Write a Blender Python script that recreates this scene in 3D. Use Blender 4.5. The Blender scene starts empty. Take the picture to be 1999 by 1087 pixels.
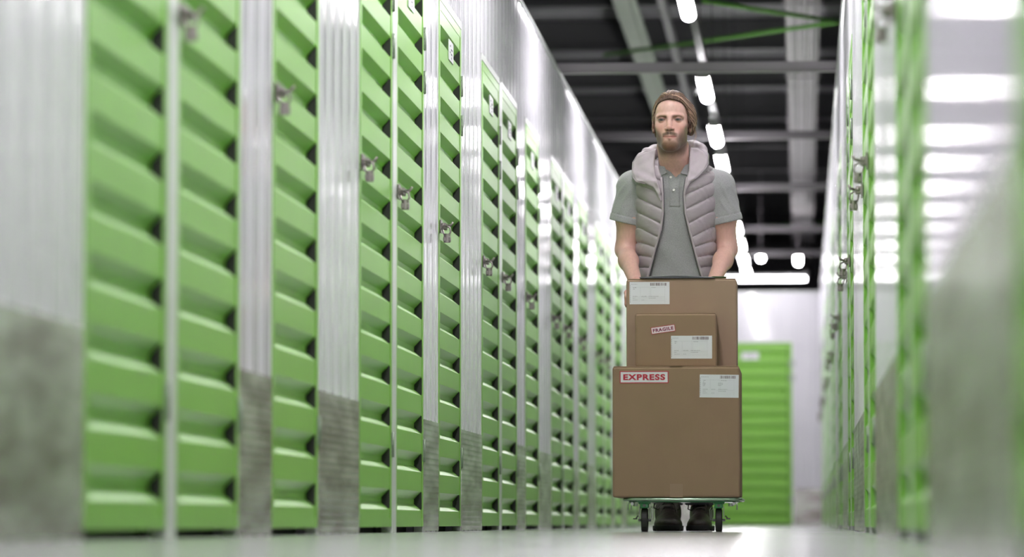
import bpy, math, random
import numpy as np
from mathutils import Vector, Matrix

SC = bpy.context.scene
COL = SC.collection
random.seed(7)

# ------------------------------------------------------------------ camera, light, exposure
F_PX, VPX, VPY, EYE = 7496.0, 1567.0, 1020.0, 0.034
cam_d = bpy.data.cameras.new('camera')
cam_d.sensor_width = 36.0
cam_d.lens = 135.0
cam_d.clip_start = 0.1
cam_d.clip_end = 200.0
cam_d.dof.use_dof = True
cam_d.dof.focus_distance = 14.9
cam_d.dof.aperture_fstop = 2.8
cam_o = bpy.data.objects.new('camera', cam_d)
COL.objects.link(cam_o)
pitch = math.atan((VPY - 543.5) / F_PX)
yaw = math.atan((VPX - 999.5) / math.hypot(F_PX, VPY - 543.5))
cam_o.location = (0, 0, EYE)
cam_o.rotation_euler = (math.pi / 2 + pitch, 0, yaw)
SC.camera = cam_o

vs = SC.view_settings
vs.view_transform = 'Standard'
vs.look = 'None'
vs.exposure = 1.03
vs.gamma = 1.0
vs.use_curve_mapping = False
SC.cycles.use_denoising = True
SC.cycles.max_bounces = 10
SC.cycles.glossy_bounces = 5
SC.cycles.diffuse_bounces = 5
SC.cycles.sample_clamp_indirect = 6.0
SC.cycles.caustics_reflective = True

world = bpy.data.worlds.new('world')
SC.world = world
world.use_nodes = True
world.node_tree.nodes['Background'].inputs[0].default_value = (0.9, 0.95, 1.0, 1)
world.node_tree.nodes['Background'].inputs[1].default_value = 0.02

LAMP_POWER = 44.0
LAMP_COLOR = (1.0, 0.965, 1.0)

AL, AR = 1.379, 0.215          # lateral distance from the camera line to the two wall faces
PER = 4.59                    # spacing of the storage-unit module
WALL_TOP = 2.585
END_Y = 42.8

# ------------------------------------------------------------------ helpers
def srgb(r, g, b):
    f = lambda c: (c / 12.92 if c <= 0.04045 else ((c + 0.055) / 1.055) ** 2.4)
    return (f(r / 255), f(g / 255), f(b / 255), 1.0)

def material(name, col, rough=0.5, metal=0.0, spec=0.5, coat=0.0, coat_rough=0.1, noise=None, bump=None, emit=None):
    """noise = (scale, amount) slight colour variation; bump = (kind, scale, strength, stretch)"""
    m = bpy.data.materials.new(name)
    m.use_nodes = True
    nt = m.node_tree
    b = nt.nodes['Principled BSDF']
    b.inputs['Base Color'].default_value = col
    b.inputs['Roughness'].default_value = rough
    b.inputs['Metallic'].default_value = metal
    b.inputs['Specular IOR Level'].default_value = spec
    b.inputs['Coat Weight'].default_value = coat
    b.inputs['Coat Roughness'].default_value = coat_rough
    if emit:
        b.inputs['Emission Color'].default_value = (*emit[0], 1)
        b.inputs['Emission Strength'].default_value = emit[1]
    tc = nt.nodes.new('ShaderNodeTexCoord')
    if noise:
        n = nt.nodes.new('ShaderNodeTexNoise')
        n.inputs['Scale'].default_value = noise[0]
        n.inputs['Detail'].default_value = 5
        nt.links.new(tc.outputs['Object'], n.inputs['Vector'])
        r = nt.nodes.new('ShaderNodeMapRange')
        r.inputs['From Min'].default_value = 0.25
        r.inputs['From Max'].default_value = 0.75
        r.inputs['To Min'].default_value = 1 - noise[1]
        r.inputs['To Max'].default_value = 1 + noise[1]
        nt.links.new(n.outputs['Fac'], r.inputs['Value'])
        mx = nt.nodes.new('ShaderNodeVectorMath')
        mx.operation = 'SCALE'
        mx.inputs[0].default_value = col[:3]
        nt.links.new(r.outputs['Result'], mx.inputs['Scale'])
        nt.links.new(mx.outputs['Vector'], b.inputs['Base Color'])
        if len(noise) > 2:
            r2 = nt.nodes.new('ShaderNodeMapRange')
            r2.inputs['From Min'].default_value = 0.3
            r2.inputs['From Max'].default_value = 0.7
            r2.inputs['To Min'].default_value = max(0.02, rough - noise[2])
            r2.inputs['To Max'].default_value = rough + noise[2]
            nt.links.new(n.outputs['Fac'], r2.inputs['Value'])
            nt.links.new(r2.outputs['Result'], b.inputs['Roughness'])
    if bump:
        kind, scale, strength, stretch = bump
        mp = nt.nodes.new('ShaderNodeMapping')
        mp.inputs['Scale'].default_value = stretch
        nt.links.new(tc.outputs['Object'], mp.inputs['Vector'])
        if kind == 'noise':
            t = nt.nodes.new('ShaderNodeTexNoise')
            t.inputs['Detail'].default_value = 4
            out = 'Fac'
        elif kind == 'voronoi':
            t = nt.nodes.new('ShaderNodeTexVoronoi')
            out = 'Distance'
        else:
            t = nt.nodes.new('ShaderNodeTexWave')
            out = 'Fac'
        t.inputs['Scale'].default_value = scale
        nt.links.new(mp.outputs['Vector'], t.inputs['Vector'])
        bp = nt.nodes.new('ShaderNodeBump')
        bp.inputs['Strength'].default_value = strength
        bp.inputs['Distance'].default_value = 0.004
        nt.links.new(t.outputs[out], bp.inputs['Height'])
        nt.links.new(bp.outputs['Normal'], b.inputs['Normal'])
    return m

M = {}
M['white_panel'] = material('white_panel', (0.67, 0.66, 0.70, 1), 0.085, 0.0, 0.5, 0.0, noise=(1.3, 0.04, 0.03))
M['white_trim'] = material('white_trim', (0.66, 0.68, 0.66, 1), 0.3)
M['green_door'] = material('green_door', (0.22, 0.49, 0.072, 1), 0.34, noise=(3.0, 0.04))
M['rubber'] = material('rubber', (0.022, 0.022, 0.021, 1), 0.7)
M['floor'] = material('floor_epoxy', (0.31, 0.313, 0.31, 1), 0.2, 0, 0.5, noise=(0.8, 0.08, 0.06))
M['chrome'] = material('chrome', (0.72, 0.70, 0.70, 1), 0.18, 1.0)
M['bolt_metal'] = material('bolt_metal', (0.30, 0.27, 0.26, 1), 0.3, 0.9)
M['steel'] = material('steel', (0.45, 0.45, 0.46, 1), 0.35, 1.0, noise=(20, .15, .1))
M['galv'] = material('galvanised', (0.42, 0.39, 0.42, 1), 0.45, 0.15, noise=(3, 0.2, 0.08))
M['deck'] = material('roof_deck', (0.38, 0.38, 0.395, 1), 0.55)
M['purlin'] = material('purlin', (0.12, 0.12, 0.123, 1), 0.5)
M['pale_beam'] = material('pale_beam', (0.46, 0.52, 0.44, 1), 0.5, noise=(2, .1))
M['tray'] = material('cable_tray', (0.55, 0.53, 0.54, 1), 0.4, 0.2, noise=(3, .15))
M['cable'] = material('cable_grey', (0.30, 0.30, 0.30, 1), 0.5)
M['green_rod'] = material('green_rod', (0.14, 0.42, 0.05, 1), 0.4)
M['lamp_white'] = material('lamp_housing', (0.3, 0.3, 0.3, 1), 0.4)
M['dull_steel'] = material('dull_steel', (0.13, 0.12, 0.13, 1), 0.5)
M['track'] = material('track_grey', (0.06, 0.06, 0.058, 1), 0.5)
M['lamp_glow_soft'] = material('lamp_glow_soft', (0.9, 0.9, 0.9, 1), 0.4, emit=(LAMP_COLOR, LAMP_POWER * 0.22))
M['lamp_glow'] = material('lamp_glow', (0.9, 0.9, 0.9, 1), 0.4, emit=(LAMP_COLOR, LAMP_POWER))
M['plate'] = material('number_plate', (0.72, 0.72, 0.74, 1), 0.35)
M['ink'] = material('ink_grey', (0.10, 0.10, 0.13, 1), 0.6)
M['ink_red'] = material('ink_red', (0.42, 0.015, 0.04, 1), 0.5)
M['ink_dark_red'] = material('ink_dark_red', (0.20, 0.02, 0.07, 1), 0.5)
M['paper'] = material('paper', (0.66, 0.67, 0.70, 1), 0.6)
M['paper_pink'] = material('paper_pink', (0.72, 0.62, 0.66, 1), 0.6)
M['hinge'] = material('hinge_metal', (0.28, 0.34, 0.26, 1), 0.4, 0.7)

def tread_material():
    m = bpy.data.materials.new('tread_plate')
    m.use_nodes = True
    nt = m.node_tree
    b = nt.nodes['Principled BSDF']
    b.inputs['Metallic'].default_value = 0.85
    b.inputs['Roughness'].default_value = 0.26
    tc = nt.nodes.new('ShaderNodeTexCoord')
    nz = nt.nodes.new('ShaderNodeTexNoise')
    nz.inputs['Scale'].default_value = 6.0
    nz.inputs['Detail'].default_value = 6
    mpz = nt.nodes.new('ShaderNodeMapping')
    mpz.inputs['Scale'].default_value = (1.0, 0.45, 2.6)  # dirt mottling stretched into bands that imitate reflections of the opposite wall
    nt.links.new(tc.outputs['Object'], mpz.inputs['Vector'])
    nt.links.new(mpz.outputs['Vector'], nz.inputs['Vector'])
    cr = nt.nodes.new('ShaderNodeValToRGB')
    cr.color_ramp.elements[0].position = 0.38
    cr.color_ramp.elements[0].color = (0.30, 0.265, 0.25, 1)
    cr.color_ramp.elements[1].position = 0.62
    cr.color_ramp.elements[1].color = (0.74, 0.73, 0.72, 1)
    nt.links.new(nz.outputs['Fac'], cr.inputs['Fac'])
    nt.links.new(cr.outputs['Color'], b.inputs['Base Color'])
    # raised five-bar pattern: two crossed families of short bars
    sep = nt.nodes.new('ShaderNodeSeparateXYZ')
    nt.links.new(tc.outputs['Object'], sep.inputs[0])
    def math_node(op, a, bb=None):
        n = nt.nodes.new('ShaderNodeMath')
        n.operation = op
        for i, v in enumerate((a, bb)):
            if v is None: continue
            if isinstance(v, (int, float)): n.inputs[i].default_value = v
            else: nt.links.new(v, n.inputs[i])
        return n.outputs[0]
    u = math_node('ADD', sep.outputs['Y'], sep.outputs['X'])
    s1 = math_node('SINE', math_node('MULTIPLY', math_node('ADD', u, sep.outputs['Z']), 150.0))
    s2 = math_node('SINE', math_node('MULTIPLY', math_node('SUBTRACT', u, sep.outputs['Z']), 150.0))
    h = math_node('MULTIPLY', s1, s2)
    h = math_node('MAXIMUM', h, 0.0)
    bp = nt.nodes.new('ShaderNodeBump')
    bp.inputs['Strength'].default_value = 0.35
    bp.inputs['Distance'].default_value = 0.003
    nt.links.new(h, bp.inputs['Height'])
    nt.links.new(bp.outputs['Normal'], b.inputs['Normal'])
    return m
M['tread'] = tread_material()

class MB:
    """collects shapes; build() links them as one mesh object"""
    def __init__(s):
        s.v, s.f, s.mi, s.sm = [], [], [], []
        s.mats = []
    def _m(s, mat):
        if mat is None: return 0
        if mat not in s.mats: s.mats.append(mat)
        return s.mats.index(mat)
    def add(s, verts, faces, mat=None, smooth=False):
        n = len(s.v)
        s.v += [tuple(p) for p in verts]
        mi = s._m(mat)
        for f in faces:
            s.f.append([i + n for i in f]); s.mi.append(mi); s.sm.append(smooth)
    def box(s, x0, x1, y0, y1, z0, z1, mat=None, bevel=0.0, M4=None):
        if bevel <= 0:
            P = [(x, y, z) for x in (x0, x1) for y in (y0, y1) for z in (z0, z1)]
            Fs = [(0, 1, 3, 2), (4, 6, 7, 5), (0, 4, 5, 1), (2, 3, 7, 6), (0, 2, 6, 4), (1, 5, 7, 3)]
        else:
            b = min(bevel, (x1 - x0) * .49, (y1 - y0) * .49, (z1 - z0) * .49)
            import bmesh
            bm = bmesh.new()
            bmesh.ops.create_cube(bm, size=1.0)
            for q in bm.verts:
                q.co = Vector(((x0 + x1) / 2 + q.co.x * (x1 - x0), (y0 + y1) / 2 + q.co.y * (y1 - y0), (z0 + z1) / 2 + q.co.z * (z1 - z0)))
            bmesh.ops.bevel(bm, geom=bm.edges[:], offset=b, segments=2, affect='EDGES', profile=0.5)
            bm.verts.index_update()
            P = [q.co[:] for q in bm.verts]
            Fs = [[q.index for q in f.verts] for f in bm.faces]
            bm.free()
        if M4 is not None:
            P = [(M4 @ Vector(p))[:] for p in P]
        s.add(P, Fs, mat, False)
    def tube(s, pts, r, mat=None, seg=10, caps=True, closed=False):
        pts = [Vector(p) for p in pts]
        n = len(pts)
        rs = r if isinstance(r, (list, tuple)) else [r] * n
        up = Vector((0, 0, 1))
        V, Fs = [], []
        prev = None
        for i, p in enumerate(pts):
            if closed:
                d = (pts[(i + 1) % n] - pts[i - 1]).normalized()
            else:
                d = (pts[min(i + 1, n - 1)] - pts[max(i - 1, 0)]).normalized()
            if prev is None:
                a = d.cross(up)
                if a.length < 0.05: a = d.cross(Vector((1, 0, 0)))
            else:
                a = prev - d * prev.dot(d)
            a.normalize(); prev = a
            b = d.cross(a)
            for k in range(seg):
                t = 2 * math.pi * k / seg
                V.append((p + (a * math.cos(t) + b * math.sin(t)) * rs[i])[:])
        for i in range(n if closed else n - 1):
            j = (i + 1) % n
            for k in range(seg):
                k2 = (k + 1) % seg
                Fs.append((i * seg + k, i * seg + k2, j * seg + k2, j * seg + k))
        if caps and not closed:
            Fs.append(tuple(range(seg))[::-1]); Fs.append(tuple((n - 1) * seg + k for k in range(seg)))
        s.add(V, Fs, mat, True)
    def cyl(s, c, axis, r, h, mat=None, seg=24, prof=None):
        """lathe around axis through c; prof = [(radius, offset)] or a plain drum"""
        prof = prof or [(0, -h / 2), (r, -h / 2), (r, h / 2), (0, h / 2)]
        ax = Vector(axis).normalized()
        a = ax.orthogonal().normalized(); b = ax.cross(a)
        c = Vector(c)
        V, Fs = [], []
        for (rr, o) in prof:
            for k in range(seg):
                t = 2 * math.pi * k / seg
                V.append((c + ax * o + (a * math.cos(t) + b * math.sin(t)) * max(rr, 1e-5))[:])
        for i in range(len(prof) - 1):
            for k in range(seg):
                k2 = (k + 1) % seg
                Fs.append((i * seg + k, i * seg + k2, (i + 1) * seg + k2, (i + 1) * seg + k))
        s.add(V, Fs, mat, False)
    def extrude(s, prof, y0, y1, mat=None, close=False):
        """profile of (x,z) points swept along y"""
        n = len(prof)
        V = [(x, y0, z) for x, z in prof] + [(x, y1, z) for x, z in prof]
        Fs = [(i, i + 1, n + i + 1, n + i) for i in range(n - 1)]
        if close: Fs.append((n - 1, 0, n, 2 * n - 1))
        s.add(V, Fs, mat)
    def build(s, name, mat=None, parent=None, loc=None, rot=None, smooth_angle=None):
        me = bpy.data.meshes.new(name)
        me.from_pydata(s.v, [], s.f)
        mats = s.mats or [mat]
        for m in mats: me.materials.append(m)
        if s.mats:
            me.polygons.foreach_set('material_index', s.mi)
        me.polygons.foreach_set('use_smooth', s.sm)
        me.update()
        import bmesh
        bm = bmesh.new(); bm.from_mesh(me)
        bmesh.ops.recalc_face_normals(bm, faces=bm.faces[:])
        bm.to_mesh(me); bm.free()
        o = bpy.data.objects.new(name, me)
        COL.objects.link(o)
        if parent is not None: o.parent = parent
        if loc is not None: o.location = loc
        if rot is not None: o.rotation_euler = rot
        return o

def empty(name, loc=(0, 0, 0), rotz=0.0):
    o = bpy.data.objects.new(name, None)
    o.empty_display_size = 0.1
    COL.objects.link(o)
    o.location = loc
    o.rotation_euler = (0, 0, rotz)
    return o

def tag(o, label=None, cat=None, group=None, kind=None):
    if label: o['label'] = label
    if cat: o['category'] = cat
    if group: o['group'] = group
    if kind: o['kind'] = kind
    return o

def copy_tree(o, parent=None):
    c = o.copy()
    COL.objects.link(c)
    if parent is not None: c.parent = parent
    for ch in list(o.children):
        copy_tree(ch, c)
    return c

def text_mesh(txt, size, mat, parent, M4, bold=0.0, width=None, name='lettering'):
    cu = bpy.data.curves.new('t', 'FONT')
    cu.body = txt
    cu.size = size
    cu.align_x = 'CENTER'; cu.align_y = 'CENTER'
    cu.offset = bold
    cu.space_character = 1.16
    cu.extrude = 0.0004
    to = bpy.data.objects.new('t', cu)
    COL.objects.link(to)
    bpy.context.view_layer.update()
    me = bpy.data.meshes.new_from_object(to)
    bpy.data.objects.remove(to)
    bpy.data.curves.remove(cu)
    co = np.empty(len(me.vertices) * 3); me.vertices.foreach_get('co', co); co = co.reshape(-1, 3)
    cx = (co[:, 0].min() + co[:, 0].max()) / 2; cy = (co[:, 1].min() + co[:, 1].max()) / 2
    sx = 1.0 if width is None else width / (co[:, 0].max() - co[:, 0].min())
    co[:, 0] = (co[:, 0] - cx) * sx; co[:, 1] -= cy
    me.vertices.foreach_set('co', co.reshape(-1))
    me.materials.clear(); me.materials.append(mat)
    me.transform(M4)
    me.update()
    o = bpy.data.objects.new(name, me)
    COL.objects.link(o); o.parent = parent
    return o

ORD = ['first', 'second', 'third', 'fourth', 'fifth', 'sixth', 'seventh', 'eighth', 'ninth', 'tenth', 'eleventh', 'twelfth', 'thirteenth',
       'fourteenth', 'fifteenth', 'sixteenth', 'seventeenth', 'eighteenth', 'nineteenth', 'twentieth']

# ------------------------------------------------------------------ room shell
def struct(o, label=None):
    o['kind'] = 'structure'
    if label: o['label'] = label
    return o

b = MB(); b.box(-9, 9, -6, 64, -0.12, 0.0)
struct(b.build('floor', M['floor']))

RIB = [(0.0, 0.0), (0.090, 0.0), (0.098, 0.0042), (0.118, 0.0042), (0.126, 0.0), (0.146, 0.0), (0.154, 0.0042), (0.174, 0.0042), (0.182, 0.0), (0.2, 0.0)]
def ribbed(mb, y0, y1, z0, z1, x=0.0, mat=None, back=0.03, along='y'):
    """vertical-ribbed sheet facing +x; closed at the back"""
    pts = []
    k = math.floor(y0 / 0.2)
    while k * 0.2 < y1:
        for (t, d) in RIB[:-1]:
            yy = k * 0.2 + t
            if y0 < yy < y1: pts.append((yy, d))
        k += 1
    pts = [(y0, 0.0)] + pts + [(y1, 0.0)]
    V = []
    for (yy, d) in pts: V += [(x + d, yy, z0), (x + d, yy, z1)]
    n = len(pts)
    Fs = [(2 * i, 2 * i + 2, 2 * i + 3, 2 * i + 1) for i in range(n - 1)]
    V += [(x - back, y0, z0), (x - back, y0, z1), (x - back, y1, z0), (x - back, y1, z1)]
    q = 2 * n
    Fs += [(q, q + 1, q + 3, q + 2), (0, 1, q + 1, q), (2 * n - 2, q + 2, q + 3, 2 * n - 1)]
    Fs += [tuple([2 * i + 1 for i in range(n)] + [q + 3, q + 1])]
    mb.add(V, Fs, mat)

DOOR_W, DOOR_Z0, DOOR_Z1 = 0.95, 0.02, 2.03
HEAD_Z = 2.05

def wall(name, openings, y0, y1, base_name, loc, rotz):
    """wall in its own frame: runs along +y, faces +x; openings = sorted [(a, b)] door holes"""
    w = MB(); kp = MB()
    wp, tr = M['white_panel'], M['white_trim']
    ribbed(w, y0, y1, HEAD_Z, WALL_TOP, 0.0, wp)
    w.box(-0.03, 0.012, y0, y1, WALL_TOP, WALL_TOP + 0.02, tr)
    segs, c = [], y0
    for (a, b2) in openings:
        segs.append((c, a)); c = b2
    segs.append((c, y1))
    for (a, b2) in segs:
        if b2 - a < 0.15:                           # mullion between a pair of doors
            w.box(-0.03, 0.007, a + 0.004, b2 - 0.004, 0.0, HEAD_Z, tr)
            continue
        ribbed(w, a + 0.02, b2 - 0.02, 0.0, HEAD_Z, 0.0, wp)
        for e in (a, b2 - 0.02):
            if y0 + 0.01 < e < y1 - 0.03:
                w.box(-0.03, 0.003, e, e + 0.02, 0.0, HEAD_Z, tr)
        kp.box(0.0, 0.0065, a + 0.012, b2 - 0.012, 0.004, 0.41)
    for (a, b2) in openings:
        w.box(-0.03, 0.005, a - 0.01, b2 + 0.01, DOOR_Z1 + 0.004, HEAD_Z + 0.012, tr)   # head trim
        w.box(-0.09, -0.06, a - 0.02, b2 + 0.02, 0.0, HEAD_Z, M['rubber'])              # black sheet standing in for the shade inside the unit
    struct(w.build(name, None, loc=loc, rot=(0, 0, rotz)))
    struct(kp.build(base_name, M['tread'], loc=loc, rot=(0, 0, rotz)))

L0 = 7.29
left_doors = []
for k in range(0, 6):
    for off in (0.0, 1.08, 2.62):
        left_doors.append((L0 + PER * k + off, L0 + PER * k + off + DOOR_W))
wall('wall_left', left_doors, -5.0, END_Y, 'baseboard_left', (-AL, 0, 0), 0.0)

R0 = 6.49
right_doors = []
for k in range(-1, 8):
    for off in (0.0, 1.05):
        if k == -1 and off == 0.0: continue
        y = R0 + PER * k + off - (0.16 if k == -1 else 0)
        right_doors.append((y, y + DOOR_W))
# the right wall's own frame is turned by 180 degrees: its y is minus the world's y
wall('wall_right', sorted([(-b2, -a) for a, b2 in right_doors]), -END_Y, 5.0, 'baseboard_right', (AR, 0, 0), math.pi)

# end wall: its own frame is turned so that +x looks back at the camera
END_X0, END_X1 = -1.06, -0.114
# local y runs towards world +x when turned by -90 degrees
def end_wall():
    w = MB(); kp = MB()
    wp, tr = M['white_panel'], M['white_trim']
    ribbed(w, -AL, AR, HEAD_Z, WALL_TOP, 0, wp)
    ribbed(w, -AL, END_X0 - 0.02, 0, HEAD_Z, 0, wp)
    ribbed(w, END_X1 + 0.02, AR, 0, HEAD_Z, 0, wp)
    for e in (END_X0 - 0.02, END_X1): w.box(-0.03, 0.01, e, e + 0.02, 0, HEAD_Z, tr)
    w.box(-0.03, 0.012, END_X0 - 0.01, END_X1 + 0.01, DOOR_Z1 + 0.004, HEAD_Z + 0.012, tr)
    w.box(-0.09, -0.06, END_X0, END_X1, 0.0, HEAD_Z, M['rubber'])  # black sheet in place of the shaded interior behind the end door
    w.box(-0.03, 0.012, -AL, AR, WALL_TOP, WALL_TOP + 0.02, tr)
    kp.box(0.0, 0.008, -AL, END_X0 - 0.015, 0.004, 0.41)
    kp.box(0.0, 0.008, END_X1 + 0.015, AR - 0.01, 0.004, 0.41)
    struct(w.build('wall_end', None, loc=(0, END_Y, 0), rot=(0, 0, -math.pi / 2)))
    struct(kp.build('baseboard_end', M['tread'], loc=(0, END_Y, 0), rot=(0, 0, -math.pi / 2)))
end_wall()

# building envelope: dark ribbed roof with purlins, dark outer walls
b = MB()
pts = []
y = -6.0
while y < 62:
    pts += [(y, 4.75), (y + 0.14, 4.75), (y + 0.18, 4.83), (y + 0.30, 4.83), (y + 0.34, 4.75)]
    y += 0.34
n = len(pts)
b.add([(-9, yy, zz) for yy, zz in pts] + [(9, yy, zz) for yy, zz in pts], [(i, i + 1, n + i + 1, n + i) for i in range(n - 1)], M['deck'])
yy = 1.7
while yy < 62:
    b.box(-9, 9, yy, yy + 0.09, 4.47, 4.74, M['purlin'])
    b.box(-9, 9, yy - 0.06, yy + 0.12, 4.45, 4.47, M['purlin'])
    yy += 3.1
struct(b.build('ceiling', None))
b = MB(); b.box(-9, 9, 62, 62.2, 0, 4.9); struct(b.build('wall_far', M['deck']))
b = MB(); b.box(-9.2, -9, -6, 62, 0, 4.9); struct(b.build('wall_outer_left', M['deck']))
b = MB(); b.box(9, 9.2, -6, 62, 0, 4.9); struct(b.build('wall_outer_right', M['deck']))
b = MB(); b.box(-9, 9, -6.2, -6, 0, 4.9); struct(b.build('wall_near', M['white_trim']))

# ------------------------------------------------------------------ storage unit doors
def door_proto(W=DOOR_W):
    root = empty('storage_unit_door')
    d = 0.027
    prof = [(0.0, DOOR_Z0)]
    for k in range(14):
        z = 0.078 + 0.138 * k
        prof += [(0.0, z), (-d, z + 0.023), (-d, z + 0.041), (0.0, z + 0.069)]
    prof += [(0.0, DOOR_Z1)]
    m = MB()
    m.extrude(prof, 0.042, W - 0.052)
    for (ya, yb) in ((0.003, 0.044), (W - 0.046, W - 0.003)):
        m.box(-0.03, 0.0025, ya, yb, DOOR_Z0, DOOR_Z1, bevel=0.002)
    m.box(-0.03, 0.0015, 0.003, W - 0.003, DOOR_Z0, DOOR_Z0 + 0.03)
    m.box(-0.03, 0.0015, 0.003, W - 0.003, DOOR_Z1 - 0.035, DOOR_Z1)
    m.build('leaf', M['green_door'], root)
    g = MB()
    # black rubber strip that closes the grooves at the hinge side
    P = [(-0.004, DOOR_Z0 + .03)]
    for k in range(14):
        z = 0.078 + 0.138 * k
        P += [(-0.004, z + 0.002), (0.001, z + 0.006), (0.001, z + 0.064), (-0.004, z + 0.069)]
    P += [(-0.004, DOOR_Z1 - .03)]
    n = len(P)
    V = []
    for yy in (W - 0.0535, W - 0.047):
        V += [(x, yy, zz) for x, zz in P] + [(-d - .002, yy, zz) for x, zz in P]
    Fs = []
    for q in (0, 2 * n):
        Fs += [(q + i, q + i + 1, q + n + i + 1, q + n + i) for i in range(n - 1)]
    Fs += [(i, i + 1, 2 * n + i + 1, 2 * n + i) for i in range(n - 1)] + [(n + i, n + i + 1, 3 * n + i + 1, 3 * n + i) for i in range(n - 1)]
    Fs += [(0, n, 3 * n, 2 * n), (n - 1, 2 * n - 1, 4 * n - 1, 3 * n - 1)]
    g.add(V, Fs)
    g.build('groove_seal', M['rubber'], root)
    for z in (0.295, 1.64, 1.80):
        h = MB()
        h.box(0.002, 0.005, W - 0.030, W + 0.03, z - 0.040, z + 0.040, bevel=0.001)
        h.tube([(0.0065, W - 0.002, z - 0.042), (0.0065, W - 0.002, z + 0.042)], 0.0042, seg=8)
        for zz in (-0.025, 0.0, 0.025):
            h.cyl((0.005, W - 0.018, z + zz), (1, 0, 0), 0.004, 0.003, seg=8)
        h.build('hinge', M['hinge'], root)
    p = MB()
    p.box(0.001, 0.004, W * .51 - 0.095, W * .51 + 0.095, 1.845, 1.925)
    pl = p.build('number_plate', M['plate'], root)
    q = MB()
    for (ya, yb, za, zb) in ((-.05, -.03, .015, .022), (-.05, -.03, -.01, -.003), (-.01, .045, .004, .010), (-.01, .03, -.014, -.008), (.0, .012, -.03, -.022)):
        q.box(0.004, 0.0048, W * .51 + ya, W * .51 + yb, 1.885 + za, 1.885 + zb)
    q.build('plate_print', M['ink'], pl)
    # sliding bolt with hasp and a cylinder lock
    l = MB()
    l.box(0.004, 0.010, 0.006, 0.075, 1.135, 1.185, bevel=0.002)
    l.tube([(0.020, -0.045, 1.160), (0.020, 0.075, 1.160)], 0.007, seg=10)
    for yy in (0.014, 0.064):
        l.box(0.008, 0.028, yy - 0.005, yy + 0.005, 1.148, 1.172, bevel=0.002)
    l.tube([(0.020, 0.040, 1.160), (0.045, 0.040, 1.166), (0.052, 0.040, 1.178)], 0.005, seg=8)
    la = l.build('bolt_latch', M['bolt_metal'], root)
    l = MB()
    l.tube([(0.028, -0.012, 1.160), (0.045, -0.012, 1.152), (0.048, -0.012, 1.135), (0.036, -0.012, 1.122), (0.022, -0.012, 1.128), (0.016, -0.012, 1.150)], 0.0035, seg=8)
    l.cyl((0.034, -0.012, 1.112), (0, 0, 1), 0.013, 0.034, seg=16)
    l.box(0.020, 0.048, -0.024, 0.0, 1.098, 1.118, bevel=0.004)
    l.build('padlock_body', M['bolt_metal'], la)
    return root

proto = door_proto()
proto['category'] = 'door'
used = [False]
def put_door(loc, rot, label, group):
    d = proto if not used[0] else copy_tree(proto)
    used[0] = True
    d.location = loc; d.rotation_euler = (0, 0, rot)
    tag(d, label, 'door', group, 'thing')
    return d
for i, (a, b2) in enumerate(left_doors):
    put_door((-AL + 0.003, a, 0), 0.0, 'green ribbed steel storage door, %s from the near end of the left-hand wall' % ORD[i], 'green storage doors along the left wall')
for i, (a, b2) in enumerate(right_doors):
    put_door((AR - 0.003, b2, 0), math.pi, 'green ribbed steel storage door seen edge-on, %s from the near end of the right-hand wall' % ORD[i], 'green storage doors along the right wall')
put_door((END_X0, END_Y - 0.002, 0), -math.pi / 2, 'green ribbed storage door facing the camera in the white end wall behind the boxes', None)

# ------------------------------------------------------------------ lamps and roof fittings
def lamp_proto():
    root = empty('tube_lamp')
    L = 1.08
    m = MB()
    m.box(-0.026, 0.026, -L / 2 - .02, L / 2 + .02, 0.0285, 0.062, bevel=0.004)
    m.build('housing', M['lamp_white'], root)
    prof = []
    for k in range(13):
        t = -0.45 + (math.pi + 0.9) * k / 12
        prof.append((0.038 * math.cos(t), 0.014 - 0.034 * math.sin(t)))
    m = MB()
    m.extrude(prof, -L / 2, L / 2, close=True)
    n = 13
    m.add([(x, -L / 2, z) for x, z in prof], [tuple(range(n))])
    m.add([(x, L / 2, z) for x, z in prof], [tuple(range(n))])
    m.build('diffuser', M['lamp_glow'], root)
    for s in (-1, 1):
        m = MB()
        m.box(-0.036, 0.036, s * L / 2 - .012, s * L / 2 + .012, 0.010, 0.066, bevel=0.003)
        m.box(-0.008, 0.008, s * L / 2 - .01, s * L / 2 + .01, 0.06, 0.1)
        m.build('bracket', M['lamp_white'], root)
    return root
LX = -0.587
near_ys = [-4.0, -2.2, -0.4, 1.4, 3.2, 5.0, 6.8, 8.6, 10.4, 12.2, 14.0, 16.1]  # unseen lamps, added denser than the visible row to brighten the near part
lamp_ys = near_ys + [19.6, 23.55, 26.4, 28.5, 30.6, 32.7, 34.8, 36.9, 39.0, 41.0]
lp = lamp_proto()
vis = 0
for i, y in enumerate(lamp_ys):
    l = lp if i == 0 else copy_tree(lp)
    l.location = (LX, y, 2.69)
    if y < 19:
        tag(l, 'added unseen tube lamp overhead, %s in the line starting behind the camera' % ORD[i], 'ceiling lamp', 'tube lamps in line over the aisle')
    else:
        tag(l, 'lit tube lamp over the aisle, %s down its line from the top' % ORD[i - len(near_ys)], 'ceiling lamp', 'tube lamps in line over the aisle')
l = copy_tree(lp)
for ch in l.children:
    if ch.name.startswith('diffuser'):
        ch.data = ch.data.copy(); ch.data.materials[0] = M['lamp_glow_soft']
l.location = (-0.49, END_Y - 0.45, 2.71); l.rotation_euler = (0, 0, math.pi / 2)
tag(l, 'long lit tube lamp hung crosswise in front of the white end wall', 'ceiling lamp')
l.pop('group', None) if 'group' in l else None
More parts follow.
